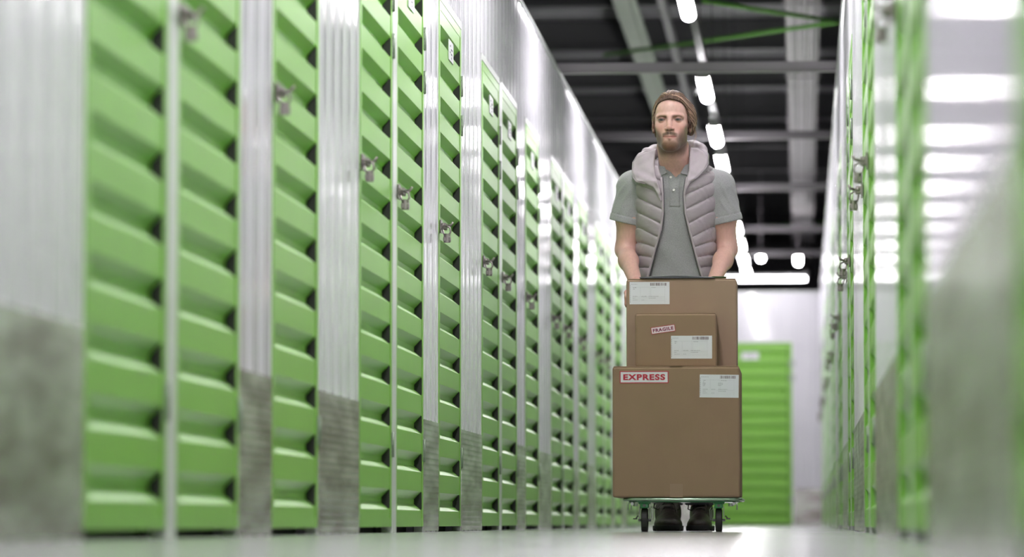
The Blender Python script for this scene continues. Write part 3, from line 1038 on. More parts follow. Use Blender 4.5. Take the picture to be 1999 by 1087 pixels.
def build_body():
    xs = axis_pts([(-.30, -.100, .005), (-.100, .080, .0014), (.080, .30, .005)])
    ys = axis_pts([(-.36, -.25, .004), (-.25, -.0, .0017), (-.0, .27, .006)])
    zs = axis_pts([(.07, .86, .008), (.86, 1.03, .0045), (1.03, 1.43, .006), (1.43, 1.49, .004), (1.49, 1.72, .0014), (1.72, 1.76, .004)])
    f = Field(xs, ys, zs)
    # trunk
    f.add(stack([(0.86, 0, .10, .150, .105), (0.95, 0, .09, .150, .105), (1.05, 0, .07, .142, .100), (1.2, 0, .04, .150, .105), (1.33, 0, .01, .155, .105), (1.41, 0, .0, .130, .085), (1.46, 0, -.005, .06, .055)], 2.2))
    for s in (-1, 1):
        f.add(cap((s * .05, .0, 1.43), SH[s], .045, .05), .05)
        f.add(cap(SH[s], (SH[s][0] * .5 + EL[s][0] * .5, .015, 1.26), .052, .050), .03)
        f.add(cap((SH[s][0] * .5 + EL[s][0] * .5, .015, 1.26), EL[s], .0485, .037), .03)
        e, w = np.array(EL[s]), np.array(WR[s])
        m1 = e + (w - e) * .32
        f.add(cap(e, m1, .034, .0350), .025)
        f.add(cap(m1, w, .0350, .0255), .03)
        
        # hand closed over the push bar
        hx = w[0] + 0.0
        kn = np.array((hx, BARY - .004, BARZ + .030))
        f.add(cap(w, tuple(w * .35 + kn * .65), .025, .024), .02)
        for j in range(4):                                   # palm/back of the hand: one ray per finger
            fx = hx - s * (-.033 + .0205 * j)
            lng = (1.0, 1.06, 1.0, .84)[j]
            K = np.array((fx, BARY - .006, BARZ + .031 - .002 * abs(j - 1.2)))
            f.add(cap(tuple(w * .75 + K * .25 + np.array((-(.0) * s, 0, 0))), K, .0165, .0115), .014)
            P1 = np.array((fx, BARY - .030 * lng, BARZ + .010))
            P2 = np.array((fx, BARY - .024 * lng, BARZ - .018))
            P3 = np.array((fx, BARY - .002, BARZ - .024))
            rr = (.0095, .0098, .0093, .0083)[j]
            f.add(cap(K, P1, rr + .001, rr), .006)
            f.add(cap(P1, P2, rr, rr - .0008), .004)
            f.add(cap(P2, P3, rr - .0008, rr - .0018), .004)
        # thumb leaves the inner side of the palm and closes under the bar
        tx = hx + (-s) * (-.033) * 0 - s * .036
        T0 = np.array((hx - s * .014, BARY + .045, BARZ + .040))
        T1 = np.array((tx - s * .004, BARY + .028, BARZ + .012))
        T2 = np.array((tx, BARY + .012, BARZ - .016))
        T3 = np.array((tx + s * .006, BARY - .008, BARZ - .026))
        f.add(cap(T0, T1, .014, .0115), .012); f.add(cap(T1, T2, .011, .0100), .005); f.add(cap(T2, T3, .0098, .0082), .004)
    # legs
    for s, hip, knee, ank in ((-1, (-.09, .10, .90), (-.075, .03, .50), (-.035, .02, .12)), (1, (.09, .10, .90), (.10, .10, .50), (.085, .14, .12))):
        f.add(cap(hip, knee, .085, .055), .05); f.add(cap(knee, ank, .052, .038), .03)
    # neck
    f.add(cap((-.002, -.010, 1.43), hl((0, .030, -.105)), .062, .055), .025)
    f.add(cap((-.03, -.060, 1.430), hl((-.048, .03, -.09)), .010, .010), .03)
    f.add(cap((.03, -.060, 1.430), hl((.048, .03, -.09)), .010, .010), .03)
    # skull
    f.add(hell((0, .022, .030), (.072, .094, .078)), .0)
    f.add(hell((0, -.020, -.020), (.0600, .066, .080)), .03)
    f.add(hell((0, -.045, .045), (.054, .040, .045)), .018)              # forehead
    for s in (-1, 1):
        f.add(hell((s * .041, -.004, -.056), (.012, .022, .022)), .03)  # jaw corner
        f.add(hcap((s * .036, -.010, -.076), (s * .011, -.066, -.102), .012, .014), .026)
        f.add(hell((s * .041, -.054, -.028), (.018, .018, .015)), .025) # cheekbone
        f.add(hcap((s * .010, -.085, .0145), (s * .047, -.067, .0130), .0088, .0085), .012)   # brow
    f.add(hell((0, -.030, -.062), (.047, .052, .056)), .02)
    f.add(hcap((-.010, -.070, -.101), (.010, -.070, -.101), .0175, .0175), .030)      # chin
    f.add(hell((0, -.078, -.064), (.026, .016, .022)), .02)             # muzzle
    for s in (-1, 1):
        f.cut(hell((s * .0325, -.095, .001), (.0200, .0185, .0125)), .012)
        f.add(hell((s * .0322, -.0705, -.0005), (.0143, .0136, .0138)), .003)        # lids over the ball
        f.cut(hcap((s * .0225, -.0880, -.0015), (s * .0425, -.0850, -.0010), .0031, .0031), .0015)   # opening between the lids
        f.add(hell((s * .0322, -.0702, -.0010), (.0128, .0134, .0128)), .0008)       # eyeball
    # nose
    f.add(hcap((0, -.084, .012), (0, -.101, -.022), .0070, .0080), .012)
    f.add(hcap((0, -.098, -.018), (0, -.1085, -.0355), .0085, .0098), .008)
    for s in (-1, 1):
        f.add(hell((s * .0128, -.0955, -.0375), (.0070, .0105, .0070)), .006)
        f.cut(hell((s * .0070, -.1030, -.0475), (.0042, .0055, .0050)), .002)
    # lips
    for s in (-1, 1):
        f.add(hcap((0, -.0945, -.0655), (s * .0265, -.0800, -.0690), .0048, .0022), .004)
        f.add(hcap((0, -.0945, -.0745), (s * .0240, -.0820, -.0710), .0056, .0024), .004)
    f.cut(hcap((-.028, -.0860, -.0697), (0, -.1000, -.0695), .0016, .0017), .002)
    f.cut(hcap((.028, -.0860, -.0697), (0, -.1000, -.0695), .0016, .0017), .002)
    f.cut(hell((0, -.0985, -.0560), (.0030, .0040, .0065)), .006)
    # ears
    for s in (-1, 1):
        rot = np.array(rotz3(s * .35)) @ np.array(rotx3(-.15))
        f.add(hell((s * .0745, .012, -.012), (.008, .016, .025), rot), .008)
        f.cut(hell((s * .0835, .006, -.008), (.007, .010, .017), rot), .004)
        f.add(hell((s * .073, .006, -.038), (.006, .009, .009), rot), .005)
    rnd = np.random.RandomState(3)
    def tone(V):
        h = to_head(V)
        x, y, z = h[:, 0], h[:, 1], h[:, 2]
        ax = np.abs(x)
        C = np.tile(np.array((.62, .375, .31)), (len(V), 1))
        def blend(mask, col):
            m = np.clip(mask, 0, 1)[:, None]
            C[:] = C * (1 - m) + np.array(col) * m
        g = lambda cx, cy_, sx, sy: np.exp(-((ax - cx) / sx) ** 2 - ((z - cy_) / sy) ** 2)
        face = (z > -.15) & (z < .14)
        # warmer cheeks, nose, hands
        blend(np.where(face & (y < -.03), .35 * g(.038, -.035, .018, .016) + .4 * g(0, -.036, .014, .012), 0), (.53, .21, .18))
        blend(np.where(face & (y < -.03), .35 * g(0, .045, .05, .03), 0), (.60, .42, .36))
        # beard: jaw line, chin, moustache
        nz = rnd.uniform(-.6, .6, len(V))
        sg = lambda t: 1 / (1 + np.exp(-np.clip(t, -40, 40)))
        # upper border of the beard on the cheek rises from the mouth corner to the ear
        border = -.064 + np.clip(ax - .030, 0, .022) * .8 + np.clip(ax - .052, 0, 1) * 2.6
        border = np.minimum(border, .0)
        cheek = sg((border - z) / .006) * sg((ax - .024) / .004)
        chin = sg((-.087 - z) / .004)
        under = sg((z + .136) / .006)
        low = np.maximum(cheek, chin) * under * sg((.016 - y) / .004)
        mou = np.exp(-((z + .0555 + ax * .22) / .0078) ** 4) * sg((.031 - ax) / .003) * (y < -.055) * (1 - .35 * np.exp(-(ax / .003) ** 2))
        soul = np.exp(-(x / .009) ** 2) * sg((-.0815 - z) / .0015) * sg((z + .095) / .003) * (y < -.06)
        dens = .88 + .12 * np.exp(-((ax - .012) / .03) ** 2 - ((z + .105) / .03) ** 2)
        bm_ = np.clip(np.maximum.reduce([low * dens, mou * .92, soul * .8]) * (.96 + .16 * nz), 0, .95)
        blend(np.where(face, bm_, 0), (.075, .040, .020))
        blend(np.where(face, bm_ * .45 * np.exp(-(ax / .026) ** 4 - ((z + .098) / .022) ** 4), 0), (.19, .085, .045))
        lip = np.exp(-((z + .0702) / .0060) ** 4) * sg((.0275 - np.abs(z + .070) * 1.6 - ax) / .0012) * (y < -.07)
        blend(lip * .75, (.40, .15, .13))
        mouth = np.exp(-((z + .0697) / .0012) ** 2) * (ax < .0275) * (y < -.07)
        blend(mouth * .75, (.12, .035, .03))
        # brows
        bz = .0118 + (ax - .028) * .10 - np.clip(ax - .040, 0, 1) * .45
        brow = np.exp(-((z - bz) / .0044) ** 2) * sg((ax - .012) / .0015) * sg((.050 - ax) / .002) * (y < -.05)
        blend(np.clip(brow * .95 * (.9 + .2 * nz), 0, .95), (.085, .045, .026))
        # eyes
        ex = (ax - .0322) / .0135
        ez = (z + .0010) / .0046
        eye = sg((1 - ex ** 2 - ez ** 2) * 6) * (y < -.070)
        blend(.62 * np.exp(-((ax - .031) / .0165) ** 4 - ((z - .001) / .0085) ** 2) * (y < -.055), (.20, .095, .07))  # shade of the deep-set sockets painted into the skin
        blend(.66 * np.exp(-((ax - .028) / .0175) ** 4 - ((z - .0078) / .0062) ** 2) * (y < -.055), (.17, .08, .055))  # shade under the brow painted on the upper lid
        blend(eye, (.12, .095, .085))  # eye whites darkened to match the painted socket shade
        dd = np.sqrt((np.abs(x + .0010) - .0322) ** 2 + (z + .0004) ** 2)
        blend(eye * sg((.0062 - dd) / .0006), (.022, .024, .022))
        blend(eye * sg((.0025 - dd) / .0004), (.008, .008, .008))
        lash = np.exp(-((z - .0030 + ((ax - .032) / .02) ** 2 * .003) / .0013) ** 2) * (ax > .018) * (ax < .047) * (y < -.07)
        blend(lash * .8, (.07, .035, .025))
        fold = np.exp(-((z - .0082 + ((ax - .032) / .02) ** 2 * .004) / .0014) ** 2) * (ax > .02) * (ax < .046) * (y < -.06)
        blend(fold * .35, (.22, .10, .07))
        nost = np.exp(-((ax - .0072) / .0042) ** 2 - ((z + .0440) / .0034) ** 2) * (y < -.085)
        blend(nost * .9, (.10, .04, .03))
        # scalp under the hair, and short hairs along the hairline
        hwl = np.interp(z, [-.02, .0, .025, .046, .062, .0705, .078, .0825], [.071, .068, .0665, .062, .052, .042, .022, .0])
        edge = np.where(z > .084, 1.0, sg((ax - hwl + .0035) / .0016)) * (z > -.01) * (z < .2)
        blend(edge * .8, (.14, .08, .05))
        blend(np.where((z > .02) & (y > -.02), .6, 0), (.2, .12, .07))
        # hands a little redder
        hand = V[:, 2] < 1.0
        blend(np.where(hand, .25, 0), (.55, .22, .17))
        return C
    m = bpy.data.materials.new('skin'); m.use_nodes = True
    nt = m.node_tree; b = nt.nodes['Principled BSDF']
    an = nt.nodes.new('ShaderNodeAttribute'); an.attribute_name = 'tone'
    nzn = nt.nodes.new('ShaderNodeTexNoise'); nzn.inputs['Scale'].default_value = 60
    mx = nt.nodes.new('ShaderNodeMix'); mx.data_type = 'RGBA'; mx.blend_type = 'MULTIPLY'; mx.inputs['Factor'].default_value = .25
    nt.links.new(an.outputs['Color'], mx.inputs[6]); nt.links.new(nzn.outputs['Fac'], mx.inputs[7])
    hs = nt.nodes.new('ShaderNodeHueSaturation'); hs.inputs['Value'].default_value = 1.14
    nt.links.new(mx.outputs[2], hs.inputs['Color']); nt.links.new(hs.outputs['Color'], b.inputs['Base Color'])
    b.inputs['Roughness'].default_value = .43
    b.inputs['Subsurface Weight'].default_value = .12
    b.inputs['Subsurface Radius'].default_value = (.012, .005, .003)
    b.inputs['Subsurface Scale'].default_value = .6
    o = field_object('person', f, m, None, tone)
    o.location = PO
    return o

# -------- cloth materials
def cloth(name, col, rough=.9, spec=.2, sheen=.3, noise=(180, .12), bump=('noise', 900, .3, (1, 1, 1))):
    m = material(name, col, rough, 0, spec, noise=noise, bump=bump)
    m.node_tree.nodes['Principled BSDF'].inputs['Sheen Weight'].default_value = sheen
    return m
M['polo'] = cloth('polo_grey_melange', (0.33, 0.33, 0.33, 1), noise=(420, .22), bump=('noise', 700, .35, (1, 1, .4)))
M['vest'] = cloth('vest_nylon', (0.36, 0.315, 0.335, 1), rough=.5, spec=.4, sheen=.1, noise=(25, .05), bump=('noise', 55, .35, (1, 1, 1.6)))
M['vest_lining'] = cloth('vest_lining', (0.43, 0.375, 0.40, 1), rough=.5, spec=.4, sheen=.1, noise=(25, .04), bump=('noise', 50, .3, (1, 1, 1)))
M['zip'] = material('zip_dark', (0.10, 0.09, 0.10, 1), .5)
M['trousers'] = cloth('trousers_dark', (0.030, 0.034, 0.040, 1))
M['hair'] = material('hair_light_brown', (0.30, 0.175, 0.095, 1), .42, 0, .5, noise=(60, .35), bump=('noise', 90, .8, (1.0, .12, 1.0)))
M['shoe'] = material('shoe_leather', (0.022, 0.013, 0.010, 1), .45, noise=(40, .3), bump=('noise', 80, .4, (1, 1, 1)))
M['sole'] = material('shoe_sole', (0.012, 0.012, 0.012, 1), .6)
M['lace'] = material('shoe_lace', (0.03, 0.025, 0.022, 1), .8)

TRUNK = [(0.84, 0, .095, .182, .125), (0.95, 0, .085, .168, .120), (1.05, 0, .065, .153, .112), (1.15, 0, .045, .153, .113), (1.27, 0, .02, .160, .118),
         (1.36, 0, .005, .163, .118), (1.41, 0, .0, .150, .105), (1.445, 0, -.0, .120, .088), (1.475, 0, -.0, .075, .066)]

def build_shirt(person):
    f = Field(axis_pts([(-.31, .31, .0038)]), axis_pts([(-.18, .0, .0038), (.0, .26, .006)]), axis_pts([(.83, 1.0, .006), (1.0, 1.50, .0038)]))
    f.add(stack(TRUNK, 2.25))
    for s in (-1, 1):
        hem = (s * .213, .018, 1.205)
        f.add(cap((s * .06, .0, 1.415), SH[s], .050, .058), .05)
        f.add(cap(SH[s], hem, .0575, .0605), .028)
    # sleeves end in a straight hem; hollow inside
    for s in (-1, 1):
        ax = np.array((s * .213, .018, 1.205)) - np.array(SH[s]); ax /= np.linalg.norm(ax)
        c0 = np.array(SH[s]) + ax * .147
        def half(X, Y, Z, c0=c0, ax=ax, s=s):
            d = -((X - c0[0]) * ax[0] + (Y - c0[1]) * ax[1] + (Z - c0[2]) * ax[2])      # negative beyond the hem
            lim = .157 - np.clip((1.25 - Z) * .02, 0, .02)
            return np.maximum(d, lim - s * X)
        f.op(half, [(-.31, -.140), (-.18, .26), (1.0, 1.30)] if s < 0 else [(.140, .31), (-.18, .26), (1.0, 1.30)], .002, 'cut')
        f.cut(cap(tuple(c0 - ax * .018), tuple(c0 + ax * .03), .0520, .0555))
        # hem band
        def band(X, Y, Z, c0=c0, ax=ax, s=s):
            t = (X - c0[0]) * ax[0] + (Y - c0[1]) * ax[1] + (Z - c0[2]) * ax[2]
            return np.where(s * X > .15, -.0018 * (t > -.024) + .0022 * np.exp(-((t + .026) / .002) ** 2), 0)
        f.op(band, [(-.31, -.15), (-.18, .26), (1.15, 1.30)] if s < 0 else [(.15, .31), (-.18, .26), (1.15, 1.30)], 0, 'off')
    # folds
    def folds(X, Y, Z):
        a = np.abs(X)
        s1 = np.sin((Z * 1.0 + a * 1.7) * 48 + 1.2 * np.sin(Z * 19 + X * 8))
        s2 = np.sin((X * .9 + Z * .35) * 60 + 1.3 * np.sin(Z * 22)) * np.clip((1.25 - Z) / .2, 0, 1) * (a < .14)
        s3 = np.sin(Z * 30 + X * 22 + 1.5 * np.sin(X * 40)) * (a < .14)
        return -.0045 * (1 - np.abs(s1)) ** 1.5 * np.clip((a - .165) / .03, 0, 1) * np.clip((1.42 - Z) / .06, 0, 1) * np.clip((Z - 1.25) / .04, 0, 1) - .0030 * s2 - .0014 * s3
    f.op(folds, None, 0, 'off')
    # open neck: V and neckline
    def neck(X, Y, Z):
        w = np.clip((Z - 1.398) * .85, 0, .075)
        return np.maximum(np.maximum(np.abs(X - .004) - w, 1.399 - Z), Y + .0) + 0 * Z
    f.op(neck, [(-.1, .12), (-.18, .02), (1.38, 1.50)], .003, 'cut')
    f.cut(cap((-.002, -.015, 1.43), (-.002, -.02, 1.52), .066, .066))
    # placket: raised strip with a lower end
    def plk(X, Y, Z):
        on = (np.abs(X + .001) < .0215) & (Z > 1.285) & (Z < 1.425) & (Y < 0)
        edge = np.exp(-((np.abs(X + .001) - .0215) / .0020) ** 2) * ((Z > 1.28) & (Z < 1.42) & (Y < 0))
        bot = np.exp(-((Z - 1.283) / .0020) ** 2) * ((np.abs(X + .001) < .022) & (Y < 0)) + np.exp(-((Z - 1.298) / .0018) ** 2) * ((np.abs(X + .001) < .021) & (Y < 0)) * .8
        return -.0022 * on + .0022 * edge + .002 * bot
    f.op(plk, [(-.03, .03), (-.18, .0), (1.27, 1.43)], 0, 'off')
    o = field_object('polo_shirt', f, M['polo'], person)
    m = MB()
    for (x, z, y) in ((-.0155, 1.402, -.1085), (-.0035, 1.350, -.120)):
        m.cyl((x, y, z), (0, -1, .15), .0052, .003, seg=16, prof=[(0, 0), (.0052, 0), (.0052, .0016), (.0040, .0024), (.0030, .0016), (0, .0016)])
    bt = m.build('button', material('button_pearl', (.72, .70, .66, 1), .25), o)
    # collar: two folded wings standing around the neck
    for s in (-1, 1):
        g = Field(axis_pts([(-.10, .10, .0022)]), axis_pts([(-.16, .09, .0028)]), axis_pts([(1.36, 1.53, .0022)]))
        def wing(X, Y, Z, s=s):
            # cone-like sheet around the neck, tilted outward
            cy_ = -.015 - (1.5 - Z) * .10
            r = .0675 + (1.505 - Z) * .20
            ry = r * (1.02 + np.clip((1.47 - Z), 0, 1) * 2.2)
            f0 = (np.sqrt(((X + .001) / r) ** 2 + ((Y - cy_) / ry) ** 2) - 1) * r
            shell = np.abs(f0) - .0019
            # outline of the wing: seen from the front
            inner = (.026 + np.clip(Z - 1.415, 0, 1) * .46) if s < 0 else (.0187 + np.clip(Z - 1.413, 0, 1) * .58)       # distance from the middle line
            a = s * X
            top = 1.492 + np.clip(Y, -.1, .1) * .15
            low = (1.4205 - np.clip(a - .026, 0, .044) * .43 if s < 0 else 1.417 - np.clip(a - .018, 0, .036) * .25) + np.clip(a - (.070 if s < 0 else .056), 0, 1) * 5.0
            low = np.where(Y > -.02, 1.452, low)
            lim = np.maximum(np.maximum(Z - top, low - Z) * .8, np.where(Y < -.02, inner - a, -a))
            return np.maximum(shell, lim)
        g.op(wing)
        V, Q = g.mesh()
        if len(V):
            field_object('collar', g, M['polo'], o)
    return o

def zip_edge(z, s):
    """half-opening of the vest at height z, for side s"""
    if s < 0: return np.interp(z, [.93, 1.03, 1.10, 1.20, 1.26, 1.33, 1.40, 1.44], [.135, .105, .085, .055, .047, .047, .052, .062])
    return np.interp(z, [.93, 1.03, 1.10, 1.20, 1.26, 1.33, 1.40, 1.44], [.130, .099, .080, .055, .041, .037, .048, .060])

def build_vest(person):
    xs, ys, zs = axis_pts([(-.23, .23, .003)]), axis_pts([(-.20, .03, .003), (.03, .27, .007)]), axis_pts([(.90, 1.49, .003)])
    VT = [(z, cx, cy, rx + .012, ry + .012) for (z, cx, cy, rx, ry) in TRUNK]
    VT = [(0.84, 0, .095, .190, .142)] + [(0.95, 0, .085, .178, .138), (1.05, 0, .065, .163, .132), (1.15, 0, .045, .160, .132), (1.27, 0, .02, .166, .134),
          (1.36, 0, .005, .171, .134), (1.41, 0, .0, .170, .124), (1.445, 0, -.0, .150, .104), (1.475, 0, .005, .100, .078)]
    f = Field(xs, ys, zs)
    f.add(stack(VT, 2.3))
    def quilt(X, Y, Z):
        sd = np.where(X < 0, -1, 1)
        ze = np.where(X < 0, zip_edge(Z, -1), zip_edge(Z, 1))
        a = np.abs(X) - ze                                   # distance from the zip
        slope = np.interp(Z, [1.0, 1.12, 1.2, 1.45], [.16, .28, .46, .50])
        t = Z - slope * np.clip(a, 0, .2) + .004 * np.sin(Y * 30)
        ph = np.interp(t, [.80, 1.17, 1.50], [0, 9.2, 15.0])
        ph = ph + .18 * np.sin(X * 50) * 0
        w = np.abs(np.sin(np.pi * ph))
        puff = (1 - np.exp(-w / .20)) * (.75 + .25 * w)
        wr = np.sin(X * 190 + 4 * np.sin(Z * 60 + Y * 50)) * np.exp(-w / .5)
        return -(.0085 * puff - .004) - .0012 * wr
    f.op(quilt, None, 0, 'off')
    # open front
    def front(X, Y, Z):
        ze = np.where(X < 0, zip_edge(Z, -1), zip_edge(Z, 1))
        return np.maximum(np.abs(X) - ze, Y - .01)
    f.op(front, None, .008, 'cut')
    # arm holes
    for s in (-1, 1):
        def hole(X, Y, Z, s=s):
            lim = np.interp(Z, [1.0, 1.19, 1.24, 1.36, 1.42, 1.46], [.3, .3, .178, .166, .160, .150])
            return np.maximum(lim - s * X, np.abs(Y - .01) - .13)
        f.op(hole, None, .010, 'cut')
    # hollow: room for the shirt
    IN = [(z, cx, cy, rx - .002, ry + .001) for (z, cx, cy, rx, ry) in TRUNK]
    f.add(stack([(IN[0][0] - .1,) + IN[0][1:]] + IN[1:], 2.25), 0, 'cut')
    o = field_object('padded_vest', f, M['vest'], person)
    # zip tapes along both front edges
    def surf_y(x, z):
        T = np.array(VT); cy_, rx, ry = (np.interp(z, T[:, 0], T[:, i]) for i in (2, 3, 4))
        u = min(.98, abs(x) / rx)
        return cy_ - ry * (1 - u ** 2.3) ** (1 / 2.3)
    for s in (-1, 1):
        pts = []
        for z in np.linspace(.945, 1.40, 30):
            x = s * float(zip_edge(z, s)) + s * .001
            pts.append((x, surf_y(x, z) + .001, z))
        m = MB()
        m.tube(pts, .0046, seg=8)
        zp = m.build('zip_tape', M['vest_lining'], o)
        m = MB()
        m.tube([(x - s * .005, y + .002, z) for x, y, z in pts], .0026, seg=6)
        m.build('zip_teeth', M['zip'], zp)
    # hood lying open around the neck: a soft roll behind, two lapels of lining in front
    g = Field(axis_pts([(-.22, .19, .0028)]), axis_pts([(-.19, .16, .0032)]), axis_pts([(1.29, 1.59, .0028)]))
    roll = [(-.140, -.050, 1.455), (-.133, -.035, 1.482), (-.112, .0, 1.503), (-.082, .04, 1.520), (-.04, .075, 1.522), (0, .085, 1.520), (.04, .075, 1.530), (.072, .04, 1.536), (.098, .0, 1.520), (.112, -.035, 1.492), (.118, -.05, 1.460)]
    rr = [.018, .023, .026, .028, .032, .034, .032, .028, .026, .022, .018]
    for i in range(len(roll) - 1):
        g.add(cap(roll[i], roll[i + 1], rr[i], rr[i + 1]), .010)
    def poly_d(P, X, Z):
        d = np.full(np.broadcast(X, Z).shape, 1e9); sgn = np.ones_like(d)
        n = len(P)
        for i in range(n):
            a, b2 = P[i], P[i - 1]
            ex, ez = b2[0] - a[0], b2[1] - a[1]
            wx, wz = X - a[0], Z - a[1]
            t = np.clip((wx * ex + wz * ez) / (ex * ex + ez * ez), 0, 1)
            d = np.minimum(d, (wx - ex * t) ** 2 + (wz - ez * t) ** 2)
            c1 = Z >= a[1]; c2 = Z < b2[1]; c3 = ex * wz > ez * wx
            fl = (c1 & c2 & c3) | (~c1 & ~c2 & ~c3)
            sgn = np.where(fl, -sgn, sgn)
        return sgn * np.sqrt(d)
    PL = [(-.074, 1.518), (-.117, 1.508), (-.150, 1.492), (-.166, 1.465), (-.168, 1.430), (-.163, 1.400), (-.152, 1.386), (-.117, 1.376), (-.086, 1.360), (-.070, 1.335), (-.057, 1.305), (-.052, 1.310), (-.056, 1.345), (-.066, 1.380), (-.078, 1.410), (-.080, 1.470)]
    PR = [(.062, 1.522), (.0895, 1.520), (.114, 1.507), (.1295, 1.482), (.130, 1.4545), (.120, 1.435), (.0895, 1.4015), (.0625, 1.381), (.050, 1.355), (.043, 1.330), (.040, 1.332), (.043, 1.365), (.050, 1.396), (.057, 1.430), (.058, 1.499)]
    def y_lap(X, Z):
        a = np.abs(X)
        return -.1365 + np.clip(Z - 1.385, 0, 1) * .46 + np.clip(1.385 - Z, 0, 1) * .10 + np.clip(a - .085, 0, 1) * .22 - .004 * np.sin(a * 60) 
    for P in (PL, PR):
        def lap(X, Y, Z, P=P):
            d2 = poly_d(P, X, Z)
            w = .0022 * np.sin(X * 75 + Z * 95 + 1.6 * np.sin(Z * 45)) + .0014 * np.sin(Z * 140 - X * 90)
            dy = np.abs(Y - y_lap(X, Z) - w) - (.0075 + .0035 * np.exp(-(d2 / .008) ** 2))
            return smin(np.broadcast_to(-d2, dy.shape), -dy, .010) * -1
        bb = [(min(p[0] for p in P) - .03, max(p[0] for p in P) + .03), (-.18, .02), (1.29, 1.54)]
        g.op(lap, bb, .003)
    def wr(X, Y, Z):
        return -.0016 * np.sin(X * 80 + Z * 60 + 2 * np.sin(Z * 50 + Y * 30)) * (Y > -.06)
    g.op(wr, None, 0, 'off')
    g.cut(cap((-.002, -.02, 1.44), (-.002, -.03, 1.62), .070, .074), .008)
    hd = field_object('hood', g, M['vest_lining'], o)
    # piping of the hood's rim
    for P, rng in ((PL, range(0, 8)), (PR, range(0, 8))):
        m = MB()
        pts = [(P[i][0], float(y_lap(P[i][0], P[i][1])) - .002, P[i][1] - .001) for i in rng]
        m.tube(pts, .0034, seg=8)
        m.build('rim_piping', M['vest'], hd)
    return o

